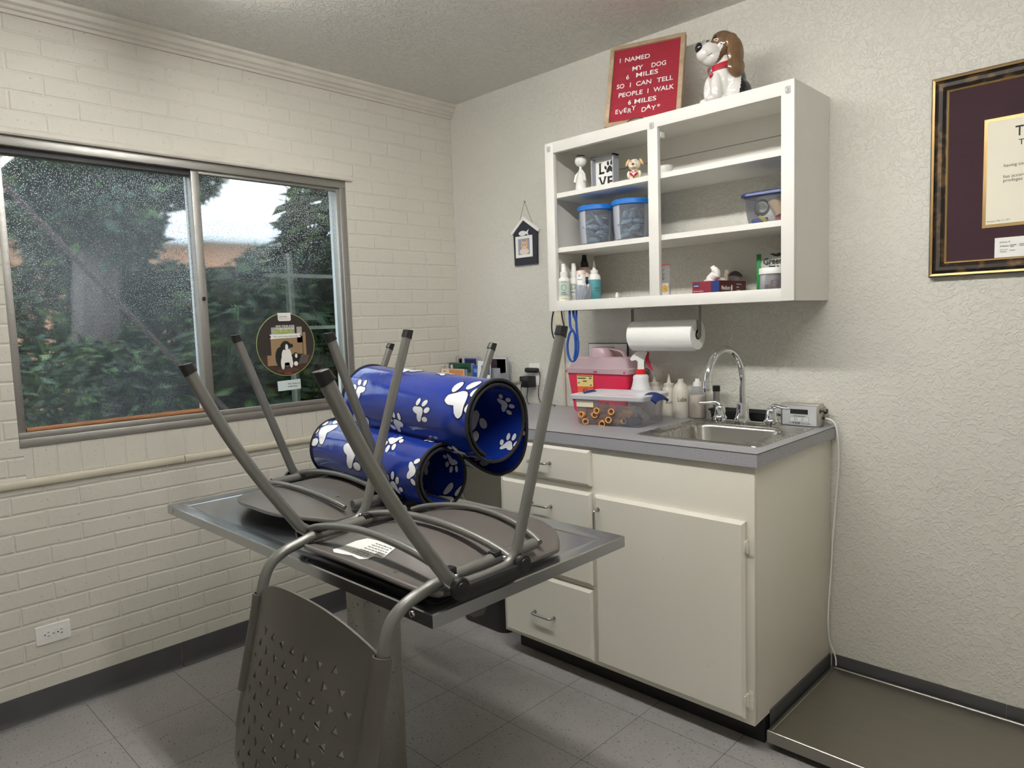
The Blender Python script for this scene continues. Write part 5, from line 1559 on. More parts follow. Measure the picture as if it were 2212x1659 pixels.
for k in range(12):
    if sw is None:
        b = B(); b.tube([(0, 0, 0), (0, 0, .072)], .0011, 8); b.ell((0, 0, .070), (.0028, .0028, .0065)); b.ell((0, 0, .003), (.0028, .0028, .0065))
        sw = b.out('cotton_swab', MT['paper']); o = sw
    else: o = sw.copy(); COL.objects.link(o)
    a = 2 * PI * k / 12
    o.location = (1.050 + .015 * math.cos(a), -.252 + .015 * math.sin(a), SZ0 + .0065); o.rotation_euler = (rnd.uniform(-.12, .12) - .14 * math.sin(a), rnd.uniform(.05, .26), 0)
    tag(o, 'white cotton swab standing in the clear cup on the lower shelf', 'swab', 'cotton swabs in the cup')
t = bottle('dropper_bottle', 'tiny white dropper bottle alone in the middle of the lower left shelf', 1.177, -.200, .0095, [(.96, 0), (1, .002), (1, .022), (.6, .026), (.75, .027), (.75, .036), (.45, .041), (.35, .045), (.05, .046)], MT['white'], seg=18)

# ------------------------------------------------------------------ right bay
t = thing('round_tub', 'small round white tub beside the middle post on the upper right shelf', 'tub', (1.375, -.150, SZ1))
b = B(); b.lathe([(.0235, SZ1), (.0245, SZ1 + .003), (.0245, SZ1 + .034)], (1.375, -.150, 0), 32); b.out('tub_body', MT['white'], t)
b = B(); b.lathe([(.0258, SZ1 + .033), (.0262, SZ1 + .035), (.0262, SZ1 + .047), (.025, SZ1 + .0495), (.002, SZ1 + .050)], (1.375, -.150, 0), 32); b.out('lid', MT['white'], t)
# bandage tub with things in it
bt_ = thing('bandage_tub', 'clear tub with a blue lid holding tape and bandage rolls on the right shelf', 'tub', (1.785, -.165, SZ2))
def rloft(b, lv, n=6, m=0):
    prev = None
    for x0, x1, y0, y1, r, z in lv:
        cur = [b.bm.verts.new((p[0], p[1], z)) for p in rrect(x0, x1, y0, y1, r, n)]
        if prev:
            for i in range(len(cur)):
                f = b.bm.faces.new((prev[i], prev[(i + 1) % len(cur)], cur[(i + 1) % len(cur)], cur[i])); f.material_index = m
        else: b.bm.faces.new(cur[::-1]).material_index = m
        prev = cur
    b.bm.faces.new(prev).material_index = m
    return b
b = B(); rloft(b, [(1.733, 1.852, -.225, -.110, .02, SZ2 + .0005), (1.727, 1.858, -.231, -.104, .025, SZ2 + .02), (1.716, 1.868, -.242, -.093, .03, SZ2 + .091)])
b.bm.faces.remove(b.bm.faces[-1]) if False else None
b.out('tub_body', MT['jar'], bt_, smooth=50)
b = B(); rloft(b, [(1.711, 1.873, -.247, -.088, .032, SZ2 + .090), (1.709, 1.875, -.249, -.086, .033, SZ2 + .093), (1.710, 1.874, -.248, -.087, .033, SZ2 + .101), (1.716, 1.868, -.242, -.093, .03, SZ2 + .105)]); b.out('lid', MT['navy'], bt_, smooth=40)
vd = V((1.0, -2.3, -.3)).normalized()
def lying(b, c, axis, r, l, m=0, hollow=0, seg=24):
    a = V(axis).normalized(); c = V(c)
    if hollow:
        pts = [c - a * l / 2, c + a * l / 2]
        t1 = a.orthogonal().normalized(); t2 = a.cross(t1)
        rings = []
        for rad, off in ((hollow, -l / 2), (r, -l / 2), (r, l / 2), (hollow, l / 2)):
            rings.append([b.bm.verts.new(c + a * off + (t1 * math.cos(2 * PI * i / seg) + t2 * math.sin(2 * PI * i / seg)) * rad) for i in range(seg)])
        for k in range(4):
            A, C_ = rings[k], rings[(k + 1) % 4]
            for i in range(seg):
                f = b.bm.faces.new((A[i], A[(i + 1) % seg], C_[(i + 1) % seg], C_[i])); f.material_index = m if k < 3 else m + 1
    else: b.tube([c - a * l / 2, c + a * l / 2], r, seg, m)
b = B(); lying(b, (1.774, -.205, SZ2 + .056), (.45, -.85, .1), .0255, .024, 0, .0185); tag(b.out('tape_roll', [M('dark green tape', (34, 48, 46), .6), MT['paper']]), 'dark tape roll with a pale core inside the blue lidded bandage tub', 'tape')
b = B(); lying(b, (1.823, -.195, SZ2 + .055), (-.35, -.2, .85), .021, .052); tag(b.out('bandage_roll', MT['tan']), 'tan bandage roll inside the blue lidded tub', 'bandage')
b = B(); lying(b, (1.765, -.196, SZ2 + .016), (1, -.1, .02), .0075, .05); b.ell((1.740, -.1935, SZ2 + .0155), (.008, .0075, .0075)); tag(b.out('blue_marker', MT['bluep']), 'blue marker lying in the bottom of the bandage tub', 'marker')
b = B(); lying(b, (1.783, -.214, SZ2 + .017), (.7, -.2, -.5), .0055, .034); tag(b.out('yellow_tube', M('yellow plastic', (232, 206, 70), .4)), 'yellow tube lying in the bottom of the bandage tub', 'tube')
b = B(); lying(b, (1.830, -.180, SZ2 + .018), (1, .3, .05), .011, .034); tag(b.out('pink_bandage', M('pink wrap', (222, 112, 140), .7, bump=.001)), 'pink bandage wrap at the bottom of the bandage tub', 'bandage')

def SH(q):
    bmesh.ops.translate(q.bm, verts=q.bm.verts[:], vec=(-.0385, .0625, 0)); return q
t = thing('sealed_tube_pack', 'clear tube pack with an orange flower label beside the middle post, lower shelf', 'packet', (1.400, -.200, SZ0))
b = B(); b.box((1.4195, -.272, SZ0), (1.4600, -.262, SZ0 + .137), .002); SH(b).out('clear_pack', MT['binp'], t)
b = B(); b.box((1.4195, -.2730, SZ0 + .134), (1.4600, -.2715, SZ0 + .138)); SH(b).out('red_strip', M('red strip', (176, 64, 48), .5), t, smooth=0)
b = B()
for k in range(5):
    a = 2 * PI * k / 5 + .5
    b.prism([(1.4405 + .0085 * math.cos(a) + .0068 * math.cos(q), SZ0 + .048 + .0085 * math.sin(a) + .0068 * math.sin(q)) for q in [2 * PI * i / 14 for i in range(14)]], 'y', -.2735 - .0001 * k, -.2725)
b.prism([(1.4405 + .0045 * math.cos(q), SZ0 + .048 + .0045 * math.sin(q)) for q in [2 * PI * i / 14 for i in range(14)]], 'y', -.2748, -.273, m=1)
SH(b).out('flower_print', [M('orange flower', (236, 178, 92), .5), MT['limep']], t, smooth=0)
b = B(); b.box((1.4300, -.2728, SZ0 + .005), (1.4560, -.2716, SZ0 + .068)); SH(b).out('label_panel', MT['paper'], t, smooth=0)
b = B()
for k in range(9): b.box((1.4215, -.2734, SZ0 + .075 + k * .0055), (1.432 + .004 * (k % 3), -.2722, SZ0 + .0765 + k * .0055))
SH(b).out('fine_print', MT['ink'], t, smooth=0)

gb = thing('glove_box', 'maroon and navy box of medium gloves on the lower right shelf', 'box', (1.58, -.13, SZ0))
b = B()
b.box((1.5280, -.232, SZ0), (1.6330, -.030, SZ0 + .064), .0008)
for f in b.bm.faces:
    if f.normal.x > .5: f.material_index = 1
b.out('carton', [MT['glovebx'], MT['gloved']], gb, smooth=0)
b = B(); b.prism([(1.600, SZ0 + .0005), (1.6331, SZ0 + .0005), (1.6331, SZ0 + .0636), (1.603, SZ0 + .0636)], 'y', -.2326, -.2318); b.box((1.5335, -.2328, SZ0 + .042), (1.5555, -.2318, SZ0 + .056)); b.out('navy_panel', MT['navy'], gb, smooth=0)
b = B()
b.text('mVet', at(1.5355, -.2331, SZ0 + .0455), .009, .0001, 0, .018); b.text('Examination Gloves', at(1.5325, -.2326, SZ0 + .028), .006, .0001, 0, .040); b.text('Nitrile', at(1.5325, -.2326, SZ0 + .020), .005, .0001, 0, .02)
b.text('Medium', atx(1.6336, -.217, SZ0 + .032), .020, .0001, 0, .062, bold=.0004)
for k, s in enumerate(('Powder-Free', 'Nitrile', 'Textured', 'Non-Sterile')): b.text(s, atx(1.6336, -.105, SZ0 + .050 - .011 * k), .0075, .0001, 0)
pl = [(-.141 + p[0] * .9, SZ0 + .038 + p[1]) for p in ((-.004, -.010), (.004, -.010), (.006, 0), (.0045, .010), (.002, .004), (.0015, .012), (0, .005), (-.001, .012), (-.002, .004), (-.0045, .009), (-.005, .001), (-.008, .003))]
b.prism(pl, 'x', 1.6331, 1.6337)
b.out('lettering', MT['paper'], gb, smooth=0)
b = B()
b.tube(cr([(1.572, -.175, SZ0 + .060), (1.580, -.18, SZ0 + .078), (1.600, -.185, SZ0 + .092), (1.590, -.19, SZ0 + .108), (1.585, -.19, SZ0 + .116)], 6), [.020] * 6 + [.017] * 6 + [.012] * 6 + [.009] * 6 + [.005], 14)
b.ell((1.585, -.15, SZ0 + .066), (.030, .025, .014)); b.ell((1.560, -.165, SZ0 + .064), (.022, .02, .012))
b.out('glove', MT['latex'], gb)
b = B(); b.surf(lambda u, v: (1.595 + .03 * math.cos(v * 3), -.16 + .10 * v, SZ0 + .064 + .045 * u * (1 - .55 * abs(2 * v - 1)) * (1 + .12 * math.sin(v * 23))), 3, 22, .0008); b.out('torn_flap', M('grey card flap', (176, 168, 152), .8), gb)
b = B(); b.surf(lambda u, v: (1.560 + .06 * v, -.075 + .045 * u, SZ0 + .064 + .040 * u * (1 - (2 * v - 1) ** 2 * .5)), 6, 8, .001); b.out('open_flap', M('dark card flap', (96, 90, 92), .7), gb)

pp = thing('treat_pouch', 'upright treat pouch with a green edge at the right end of the lower shelf', 'pouch', (1.79, -.10, SZ0))
b = B(); b.surf(lambda u, v: (1.7265 + .132 * u, -.118 - .016 * math.sin(PI * u) * (1 - v) ** .6, SZ0 + .150 * v), 12, 8, .002); b.surf(lambda u, v: (1.7265 + .132 * u, -.100 + .016 * math.sin(PI * u) * (1 - v) ** .6, SZ0 + .150 * v), 12, 8, .002)
b.out('pouch_film', M('grey pouch film', (176, 180, 172), .35, .2), pp)
b = B(); b.box((1.7165, -.122, SZ0), (1.7315, -.098, SZ0 + .150), .001); b.out('green_edge', MT['green'], pp)
b = B(); b.text('Greenies', at(1.7435, -.1262, SZ0 + .112), .030, .0001, 0, .098, bold=.0006); b.text('PILL', at(1.765, -.1295, SZ0 + .092), .020, .0001, 0, .04, bold=.0006); b.text('POCKETS', at(1.757, -.133, SZ0 + .07), .018, .0001, 0, .07, bold=.0005)
b.prism([(1.782, SZ0 + .138), (1.766, SZ0 + .146), (1.774, SZ0 + .149), (1.786, SZ0 + .145), (1.800, SZ0 + .149), (1.806, SZ0 + .141), (1.794, SZ0 + .136)], 'y', -.1215, -.1205)
b.out('lettering', MT['ink'], pp, smooth=0)
cj = thing('treat_tub', 'clear tub of pinkish treats with a white lid in front of the green edged pouch', 'tub', (1.806, -.185, SZ0))
b = B(); b.lathe([(.001, SZ0 + .001), (.041, SZ0 + .001), (.0435, SZ0 + .005), (.0435, SZ0 + .078), (.0425, SZ0 + .078), (.0425, SZ0 + .006), (.001, SZ0 + .003)], (1.806, -.185, 0), 32, cap=False); b.out('tub_body', MT['binp'], cj)
b = B(); b.lathe([(.0465, SZ0 + .074), (.047, SZ0 + .076), (.047, SZ0 + .092), (.0455, SZ0 + .0945), (.002, SZ0 + .095)], (1.806, -.185, 0), 36); b.out('lid', MT['white'], cj)
rnd = random.Random(6); pt = None
for k in range(14):
    if pt is None:
        b = B(); b.ell((0, 0, 0), (.010, .010, .008), sub=2); pt = b.out('soft_treat', M('mauve treat', (150, 112, 118), .7)); o = pt
    else: o = pt.copy(); COL.objects.link(o)
    lay = k // 6; a = (k % 6) * PI / 3 + lay * .5
    r = .024 if k % 6 else .003
    o.location = (1.806 + r * math.cos(a), -.185 + r * math.sin(a), SZ0 + .012 + lay * .015); o.rotation_euler = (rnd.uniform(0, 1), rnd.uniform(0, 1), 0)
    tag(o, 'round pinkish treat inside the clear white lidded tub', 'treat', 'pinkish treats in the tub')

# ------------------------------------------------------------------ under the wall cabinet
th = thing('towel_holder', 'bent metal paper towel holder fixed under the wall cabinet', 'holder', (1.36, -.15, 1.25))
for x, d in ((1.2125, 1), (1.5105, -1)):
    b = B()
    sec = [(-.0012, -.0095), (.0012, -.0095), (.0012, .0095), (-.0012, .0095)]
    b.tube(rounded([(x + d * .03, -.15, 1.3515), (x, -.15, 1.3515), (x, -.15, 1.262), (x + d * .003, -.15, 1.232)], .008, 4), 1, sect=sec, hint=(1, 0, 1))
    b.lathe([(.012, min(x, x + d * .012)), (.012, max(x, x + d * .012))], (0, -.15, 1.246), 16, 0, 'x')
    b.out('arm', MT['nickel'], th)
pt_ = thing('paper_towel_roll', 'white paper towel roll on the metal holder above the sink end', 'paper towel', (1.36, -.15, 1.19))
b = B(); b.lathe([(.0185, 1.2205), (.0550, 1.2205), (.0565, 1.222), (.0565, 1.5010), (.0550, 1.5025), (.0185, 1.5025), (.0185, 1.2205)], (0, -.15, 1.2455), 56, 0, 'x', cap=False)
b.out('towel_roll', MT['towel'], pt_)
b = B(); b.lathe([(.0188, 1.2195), (.0188, 1.5030), (.0172, 1.5030), (.0172, 1.2195), (.0188, 1.2195)], (0, -.15, 1.2455), 28, 0, 'x', cap=False); b.out('core', MT['card'], pt_)
b = B(); b.surf(lambda u, v: (1.222 + .279 * v, -.15 + .0572 * math.cos(math.radians(215 + 45 * u)), 1.2455 + .0576 * math.sin(math.radians(215 + 45 * u)) - .004 * u), 8, 1, .0006); b.out('loose_end', MT['towel'], pt_)

ls = thing('rope_leash', 'blue rope leash hanging in a loop under the wall cabinet left end', 'leash', (1.0, -.27, 1.353))
def rope(b, pts, r=.0052, m=0):
    p = cr(pts, 8)
    for ph in (0, 2.094, 4.189):
        q = []
        L_ = 0
        for i, c in enumerate(p):
            if i: L_ += (p[i] - p[i - 1]).length
            a = ph + L_ * 260
            q.append(c + V((math.cos(a) * r * .5, math.sin(a) * r * .5, 0)))
        b.tube(q, r * .62, 6, m)
b = B()
rope(b, [(.990, -.27, 1.352), (.990, -.27, 1.315), (.993, -.27, 1.285), (1.004, -.27, 1.272), (1.014, -.27, 1.255), (1.017, -.27, 1.22), (1.015, -.27, 1.185), (1.008, -.27, 1.155)])
rope(b, [(1.000, -.268, 1.276), (.985, -.268, 1.258), (.974, -.268, 1.225), (.972, -.268, 1.195), (.978, -.268, 1.165), (.990, -.268, 1.147), (1.006, -.268, 1.148), (1.022, -.268, 1.170), (1.029, -.268, 1.205), (1.026, -.268, 1.25), (1.022, -.268, 1.30), (1.024, -.268, 1.352)])
rope(b, [(1.006, -.266, 1.352), (1.008, -.266, 1.33), (1.015, -.266, 1.32)])
b.out('rope', MT['rope'], ls)
b = B(); b.tube([(1.018 + .006 * math.cos(a), -.266, 1.315 + .006 * math.sin(a)) for a in [2 * PI * i / 16 for i in range(16)]], .0015, 6, closed=True); b.out('ring', MT['black'], ls)
t = B().tube(cr([(.905, -.272, 1.3525), (.896, -.272, 1.32), (.893, -.272, 1.28), (.902, -.272, 1.245), (.925, -.272, 1.228), (.952, -.272, 1.245), (.960, -.272, 1.285), (.953, -.272, 1.32), (.948, -.272, 1.3525)], 8), .0031, 8)
tag(t.out('cable_loop', MT['black']), 'black cord loop hanging from the left corner of the wall cabinet', 'cord')

# ------------------------------------------------------------------ on the worktop
Z = .9172
sh = thing('sharps_container', 'pinkish red sharps container with a clear domed lid against the wall', 'container', (1.02, -.08, Z))
b = B(); rloft(b, [(.890, 1.160, -.133, -.018, .02, Z), (.884, 1.166, -.137, -.014, .02, Z + .01), (.866, 1.182, -.150, -.008, .015, Z + .168), (.862, 1.186, -.153, -.006, .015, Z + .178)]); b.out('tub', MT['sharp'], sh, smooth=50)
b = B(); rloft(b, [(.856, 1.192, -.158, -.004, .018, Z + .170), (.855, 1.193, -.159, -.003, .018, Z + .190), (.868, 1.180, -.148, -.010, .02, Z + .193), (.885, 1.160, -.130, -.02, .02, Z + .232), (.90, 1.145, -.12, -.03, .02, Z + .236)]); b.out('lid', MT['sharpl'], sh, smooth=40)
b = B(); b.lathe([(.052, Z + .234), (.048, Z + .272), (.044, Z + .277), (.040, Z + .277), (.042, Z + .25)], (1.005, -.078, 0), 30, cap=False); b.out('drop_cup', MT['sharpl'], sh)
b = B()
sec = [(-.008, -.003), (.008, -.003), (.008, .003), (-.008, .003)]
b.tube(rounded([(1.03, -.085, Z + .276), (1.115, -.085, Z + .262), (1.135, -.085, Z + .232)], .02, 5), 1, sect=sec, hint=(0, 1, 0)); b.out('carry_strap', MT['sharpl'], sh)
b = B(); b.prism([(.925, Z + .112), (1.010, Z + .114), (1.010, Z + .162), (.924, Z + .162)], 'y', -.1515, -.1485); b.out('yellow_label', M('yellow label', (240, 216, 140), .5), sh, smooth=0, label='yellow caution label')
b = B(); b.prism([(.925, Z + .060), (1.010, Z + .060), (1.010, Z + .112), (.925, Z + .112)], 'y', -.1500, -.1465); b.out('orange_label', M('orange red label', (232, 92, 52), .5), sh, smooth=0)
b = B()
for k in range(10): b.box((.928 + k * .008, -.1522, Z + .156), (.934 + k * .008, -.1512, Z + .160))
for k, (x0, x1, zz) in enumerate(((.928, .972, .146), (.930, .938, .126), (.956, .976, .134), (.994, 1.004, .118), (.990, 1.002, .147))): b.box((x0, -.1522, Z + zz), (x1, -.1512, Z + zz + .004))
for k in range(3):
    a = PI / 2 + k * 2.094
    b.tube([(.968 + .011 * math.cos(a) + .010 * math.cos(q), -.1508, Z + .084 + .011 * math.sin(a) + .010 * math.sin(q)) for q in [a + .5 + (2 * PI - 1.0) * i / 14 for i in range(15)]], .0016, 5)
b.out('label_print', MT['ink'], sh, smooth=0)
b = B()
for x in (.872, 1.024, 1.034, 1.175): b.lathe([(.0035, -.1612), (.0035, -.158)], (x, 0, Z + .178), 10, 0, 'y')
b.out('lid_catch', M('dark pink plastic', (176, 40, 72), .4), sh)

cl = thing('notice_board', 'white canine ear notice board standing against the wall behind the sharps container', 'notice', (.99, -.01, Z))
b = B(); b.box((.880, -.010, Z), (1.090, -.003, 1.2095), .001); b.out('backing', MT['navy'], cl, smooth=0)
b = B(); b.box((.8835, -.0118, Z + .003), (1.0865, -.0098, 1.2055)); b.out('sheet', MT['paper'], cl, smooth=0)
b = B(); b.text('Canine Ear', at(.978, -.0122, 1.185), .014, .0001, 0, .046, bold=.0003); b.text('Anatomy', at(.974, -.0122, 1.172), .009, .0001, 0, .026)
b.tube([(.985 + .03 * math.cos(q), -.0124, 1.10 + .06 * math.sin(q)) for q in [PI * (.2 + 1.4 * i / 14) for i in range(15)]], .001, 5); b.tube(cr([(.95, -.0124, 1.16), (.99, -.0124, 1.13), (1.05, -.0124, 1.12)], 5), .001, 5)
b.out('lettering', MT['ink'], cl, smooth=0)
mk = thing('dry_erase_marker', 'black capped white marker upright beside the canine ear notice', 'marker', (1.106, -.014, Z))
b = B(); b.lathe([(.0072, Z), (.0072, Z + .148)], (1.106, -.014, 0), 16); b.out('barrel', MT['white'], mk)
b = B(); b.lathe([(.0080, Z + .148), (.0085, Z + .150), (.0082, Z + .198), (.006, Z + .201), (.001, Z + .2012)], (1.106, -.014, 0), 16); b.out('cap', MT['black'], mk)

# storage bin and what is in it
RB = .115
sb = thing('storage_bin', 'clear plastic storage bin with navy lid handles at the front of the worktop', 'bin', (1.256, -.308, Z), RB, local=True)
b = B()
lv = [(-.131, .131, -.092, .092, .016, .0005), (-.134, .134, -.095, .095, .018, .006), (-.142, .142, -.102, .102, .02, .098), (-.150, .150, -.109, .109, .022, .099), (-.150, .150, -.109, .109, .022, .104)]
prev = None
for x0, x1, y0, y1, r, z in lv:
    cur = [b.bm.verts.new((p[0], p[1], z)) for p in rrect(x0, x1, y0, y1, r, 6)]
    if prev:
        for i in range(len(cur)): b.bm.faces.new((prev[i], prev[(i + 1) % len(cur)], cur[(i + 1) % len(cur)], cur[i]))
    else: b.bm.faces.new(cur[::-1])
    prev = cur
b.out('bin_body', MT['binp'], sb, smooth=50)
b = B(); rloft(b, [(-.156, .156, -.114, .114, .022, .098), (-.157, .157, -.115, .115, .022, .101), (-.157, .157, -.115, .115, .022, .112), (-.153, .153, -.111, .111, .022, .115), (-.135, .135, -.094, .094, .02, .115), (-.130, .130, -.089, .089, .02, .111)]); b.out('lid', MT['lidp'], sb, smooth=40)
for s in (-1, 1):
    b = B()
    b.surf(lambda u, v: (s * (.128 + .052 * u), -.052 + .104 * v, .121 - .020 * u ** 2.2 - .012 * abs(2 * v - 1) ** 3), 10, 14, .010 * s)
    b.out('lid_handle', MT['navy'], sb, smooth=60)
b = B(); b.box((-.128, -.1035, .068), (-.055, -.1005, .092)); b.out('tape_label', MT['ivory'], sb, smooth=0)
RM = Matrix.Translation((1.256, -.308, Z)) @ Matrix.Rotation(RB, 4, 'Z')
rnd = random.Random(14); oc = None
for k in range(44):
    if oc is None:
        b = B(); b.lathe([(.0105, 0), (.0115, .002), (.0100, .036), (.012, .037), (.012, .041), (.0085, .041), (.0085, .004)], (0, 0, -.02), 16, 0, 'z', cap=False); oc = b.out('orange_cap', MT['orange'], smooth=40); o = oc; o.location = (0, 0, 0)
    else: o = oc.copy(); COL.objects.link(o)
    lay = k // 18
    gx = -.112 + (k % 6) * .028 + lay * .010; gy = -.070 + ((k // 6) % 3) * .060 + rnd.uniform(-.012, .012)
    p = RM @ V((gx, gy, .0145 + lay * .019 + rnd.uniform(0, .003)))
    o.location = p; o.rotation_euler = (PI / 2 + rnd.uniform(-.3, .3), rnd.uniform(-.3, .3), rnd.uniform(0, PI))
    tag(o, 'orange plastic cap in the clear storage bin on the worktop', 'cap', 'orange caps in the storage bin')
for k, (x, y, z, ax) in enumerate(((.058, -.068, .0165, (.5, 1, 0)), (.088, -.052, .0165, (.35, 1, 0)))):
    b = B(); lying(b, RM @ V((x, y, z)), RM.to_3x3() @ V(ax), .0155, .045); tag(b.out('blue_grey_roll', M('blue grey vinyl %d' % k, (78, 98, 124), .5)), ('left' if k == 0 else 'right') + ' of two blue grey rolls in the front right corner of the storage bin', 'roll')
b = B(); b.box((-.035, -.012, -.008), (.035, .012, .008), .001, mtx=RM @ Matrix.Translation((.098, -.010, .040)) @ Euler((.2, .35, -.5)).to_matrix().to_4x4()); tag(b.out('small_carton', [MT['paper']]), 'small white carton tilted in the right end of the storage bin', 'box')
b = B(); b.box((-.036, -.008, -.004), (.036, .008, .004), .001, mtx=RM @ Matrix.Translation((.050, -.03, .052)) @ Euler((.1, .3, .2)).to_matrix().to_4x4()); tag(b.out('small_packet', M('pale blue packet', (164, 190, 210), .4)), 'pale blue packet lying on the orange caps in the storage bin', 'packet')

# bottles at the wall
sp = thing('trigger_spray_bottle', 'white trigger spray bottle with a red collar and red trigger', 'bottle', (1.232, -.125, Z))
b = B(); b.lathe([(.050, Z), (.053, Z + .004), (.053, Z + .07), (.050, Z + .09), (.036, Z + .125), (.031, Z + .15), (.032, Z + .160), (.028, Z + .168), (.016, Z + .172), (.016, Z + .178)], (1.232, -.125, 0), 36); b.out('bottle_body', M('cloudy white plastic', (226, 226, 228), .4), sp)
b = B(); b.lathe([(.0185, Z + .172), (.019, Z + .174), (.019, Z + .190), (.0165, Z + .192)], (1.232, -.125, 0), 24); b.out('collar', M('red collar', (212, 30, 36), .35), sp)
# trigger head points along d (towards the left in the picture)
dd = V((-.75, -.66, 0)); sd = V((.66, -.75, 0)); c0 = V((1.232, -.125, 0))
def tp(a, z): return c0 + dd * a + V((0, 0, Z + z))
b = B()
def tprism(pl, w_):
    A = [b.bm.verts.new(tp(a, z) + sd * w_) for a, z in pl]; C_ = [b.bm.verts.new(tp(a, z) - sd * w_) for a, z in pl]
    b.bm.faces.new(A); b.bm.faces.new(C_[::-1])
    for i in range(len(pl)): b.bm.faces.new((A[i], C_[i], C_[(i + 1) % len(pl)], A[(i + 1) % len(pl)]))
tprism([(-.012, .190), (.012, .190), (.012, .222), (.020, .230), (.036, .226), (.042, .232), (.030, .250), (.010, .262), (-.018, .264), (-.026, .258), (-.018, .240), (-.012, .220)], .0105)
b.out('trigger_head', MT['white'], sp, smooth=0)
b = B(); tprism([(-.012, .244), (-.028, .262), (-.034, .258), (-.032, .236), (-.044, .196), (-.050, .186), (-.040, .188), (-.026, .208), (-.018, .226)], .006); b.out('trigger', M('dark red trigger', (176, 28, 52), .35), sp, smooth=0)
wraptext(sp, [('w/ Water', Z + .102, .013, .042)], 1.232, -.125, .0475, -58, MT['ink'])
for x, y, lab in ((1.243, -.045, 'squeeze bottle with a pointed nozzle, half hidden behind the spray bottle'), (1.316, -.052, 'squeeze bottle with a pointed nozzle and handwriting, between spray and lube bottles')):
    t = bottle('squeeze_bottle', 'cloudy ' + lab, x, y, .0285, [(.96, 0), (1, .004), (1, .095), (.9, .108), (.7, .116), (.65, .118)], MT['hdpe'], Z)
    b = B(); b.lathe([(.020, Z + .117), (.020, Z + .130), (.009, Z + .133), (.006, Z + .145), (.0015, Z + .171), (.0005, Z + .1715)], (x, y, 0), 18); b.out('nozzle', MT['hdpe'], t)
    if x > 1.3: wraptext(t, [('Alcohol', Z + .052, .017, .036)], x, y, .0288, -52, MT['ink'])
t = bottle('lube_bottle', 'cloudy bottle with Lube handwritten on it beside the lotion bottle', 1.378, -.066, .0325, [(.96, 0), (1, .004), (1, .092), (.94, .110), (.7, .128), (.35, .140), (.3, .152), (.05, .153)], MT['hdpe'], Z)
wraptext(t, [('Lube', Z + .066, .026, .036)], 1.378, -.066, .0329, -50, MT['ink'])
t = bottle('lotion_bottle', 'clear bottle of cream lotion with a white flip cap by the sink', 1.4415, -.050, .0325, [(.96, 0), (1, .004), (1, .098), (.9, .112), (.6, .124), (.5, .126)], MT['jar'], Z)
b = B(); b.lathe([(.029, Z + .003), (.0312, Z + .006), (.0312, Z + .088), (.001, Z + .0885)], (1.4415, -.050, 0), 30); b.out('lotion_fill', MT['lotion'], t)
b = B(); b.lathe([(.0165, Z + .124), (.0165, Z + .141), (.009, Z + .143), (.0075, Z + .154), (.001, Z + .1545)], (1.4415, -.050, 0), 20); b.out('cap', MT['white'], t)
ty = thing('black_tray', 'long shallow black tray against the wall behind the faucet', 'tray', (1.62, -.045, Z))
b = B()
lv = [(1.512, 1.728, -.070, -.016, .008, Z), (1.505, 1.735, -.076, -.010, .010, Z + .036), (1.499, 1.741, -.079, -.006, .012, Z + .037), (1.499, 1.741, -.079, -.006, .012, Z + .043), (1.506, 1.734, -.074, -.011, .010, Z + .043), (1.514, 1.726, -.068, -.018, .008, Z + .004)]
rloft(b, lv); b.out('tray_body', MT['black'], ty, smooth=40)
ct = thing('metal_penlight', 'brushed metal cylinder with a black cap standing in the black tray', 'penlight', (1.520, -.046, Z + .0045))
b = B(); b.lathe([(.0125, Z + .0048), (.0125, Z + .108)], (1.520, -.046, 0), 22); b.out('barrel', MT['nickel'], ct)
b = B(); b.lathe([(.0138, Z + .108), (.0142, Z + .110), (.0142, Z + .128), (.012, Z + .130), (.001, Z + .1302)], (1.520, -.046, 0), 22); b.out('cap', MT['black'], ct)
t = B().tube([(1.755, -.028, Z + .030), (1.735, -.026, Z + .045), (1.70, -.022, Z + .05)], .0022, 6)
t.bm.free()
t = B().tube(cr([(1.4780, -.012, Z + .0035), (1.50, -.0055, Z + .0035), (1.60, -.0035, Z + .005), (1.745, -.004, Z + .028), (1.7750, -.020, Z + .017)], 6), .0022, 6)
tag(t.out('black_wire', MT['black']), 'thin black wire running along the wall behind the tray to the display box', 'wire')
cn = thing('steel_canister', 'shiny stainless canister on the worktop below the black adapters', 'canister', (.510, -.13, Z))
b = B(); b.lathe([(.044, Z), (.046, Z + .003), (.046, Z + .103), (.0445, Z + .105)], (.510, -.13, 0), 36); b.out('canister_body', MT['chrome'], cn)
b = B(); b.lathe([(.0475, Z + .104), (.0475, Z + .113), (.044, Z + .116), (.006, Z + .117)], (.510, -.13, 0), 36); b.out('lid', MT['nickel'], cn)

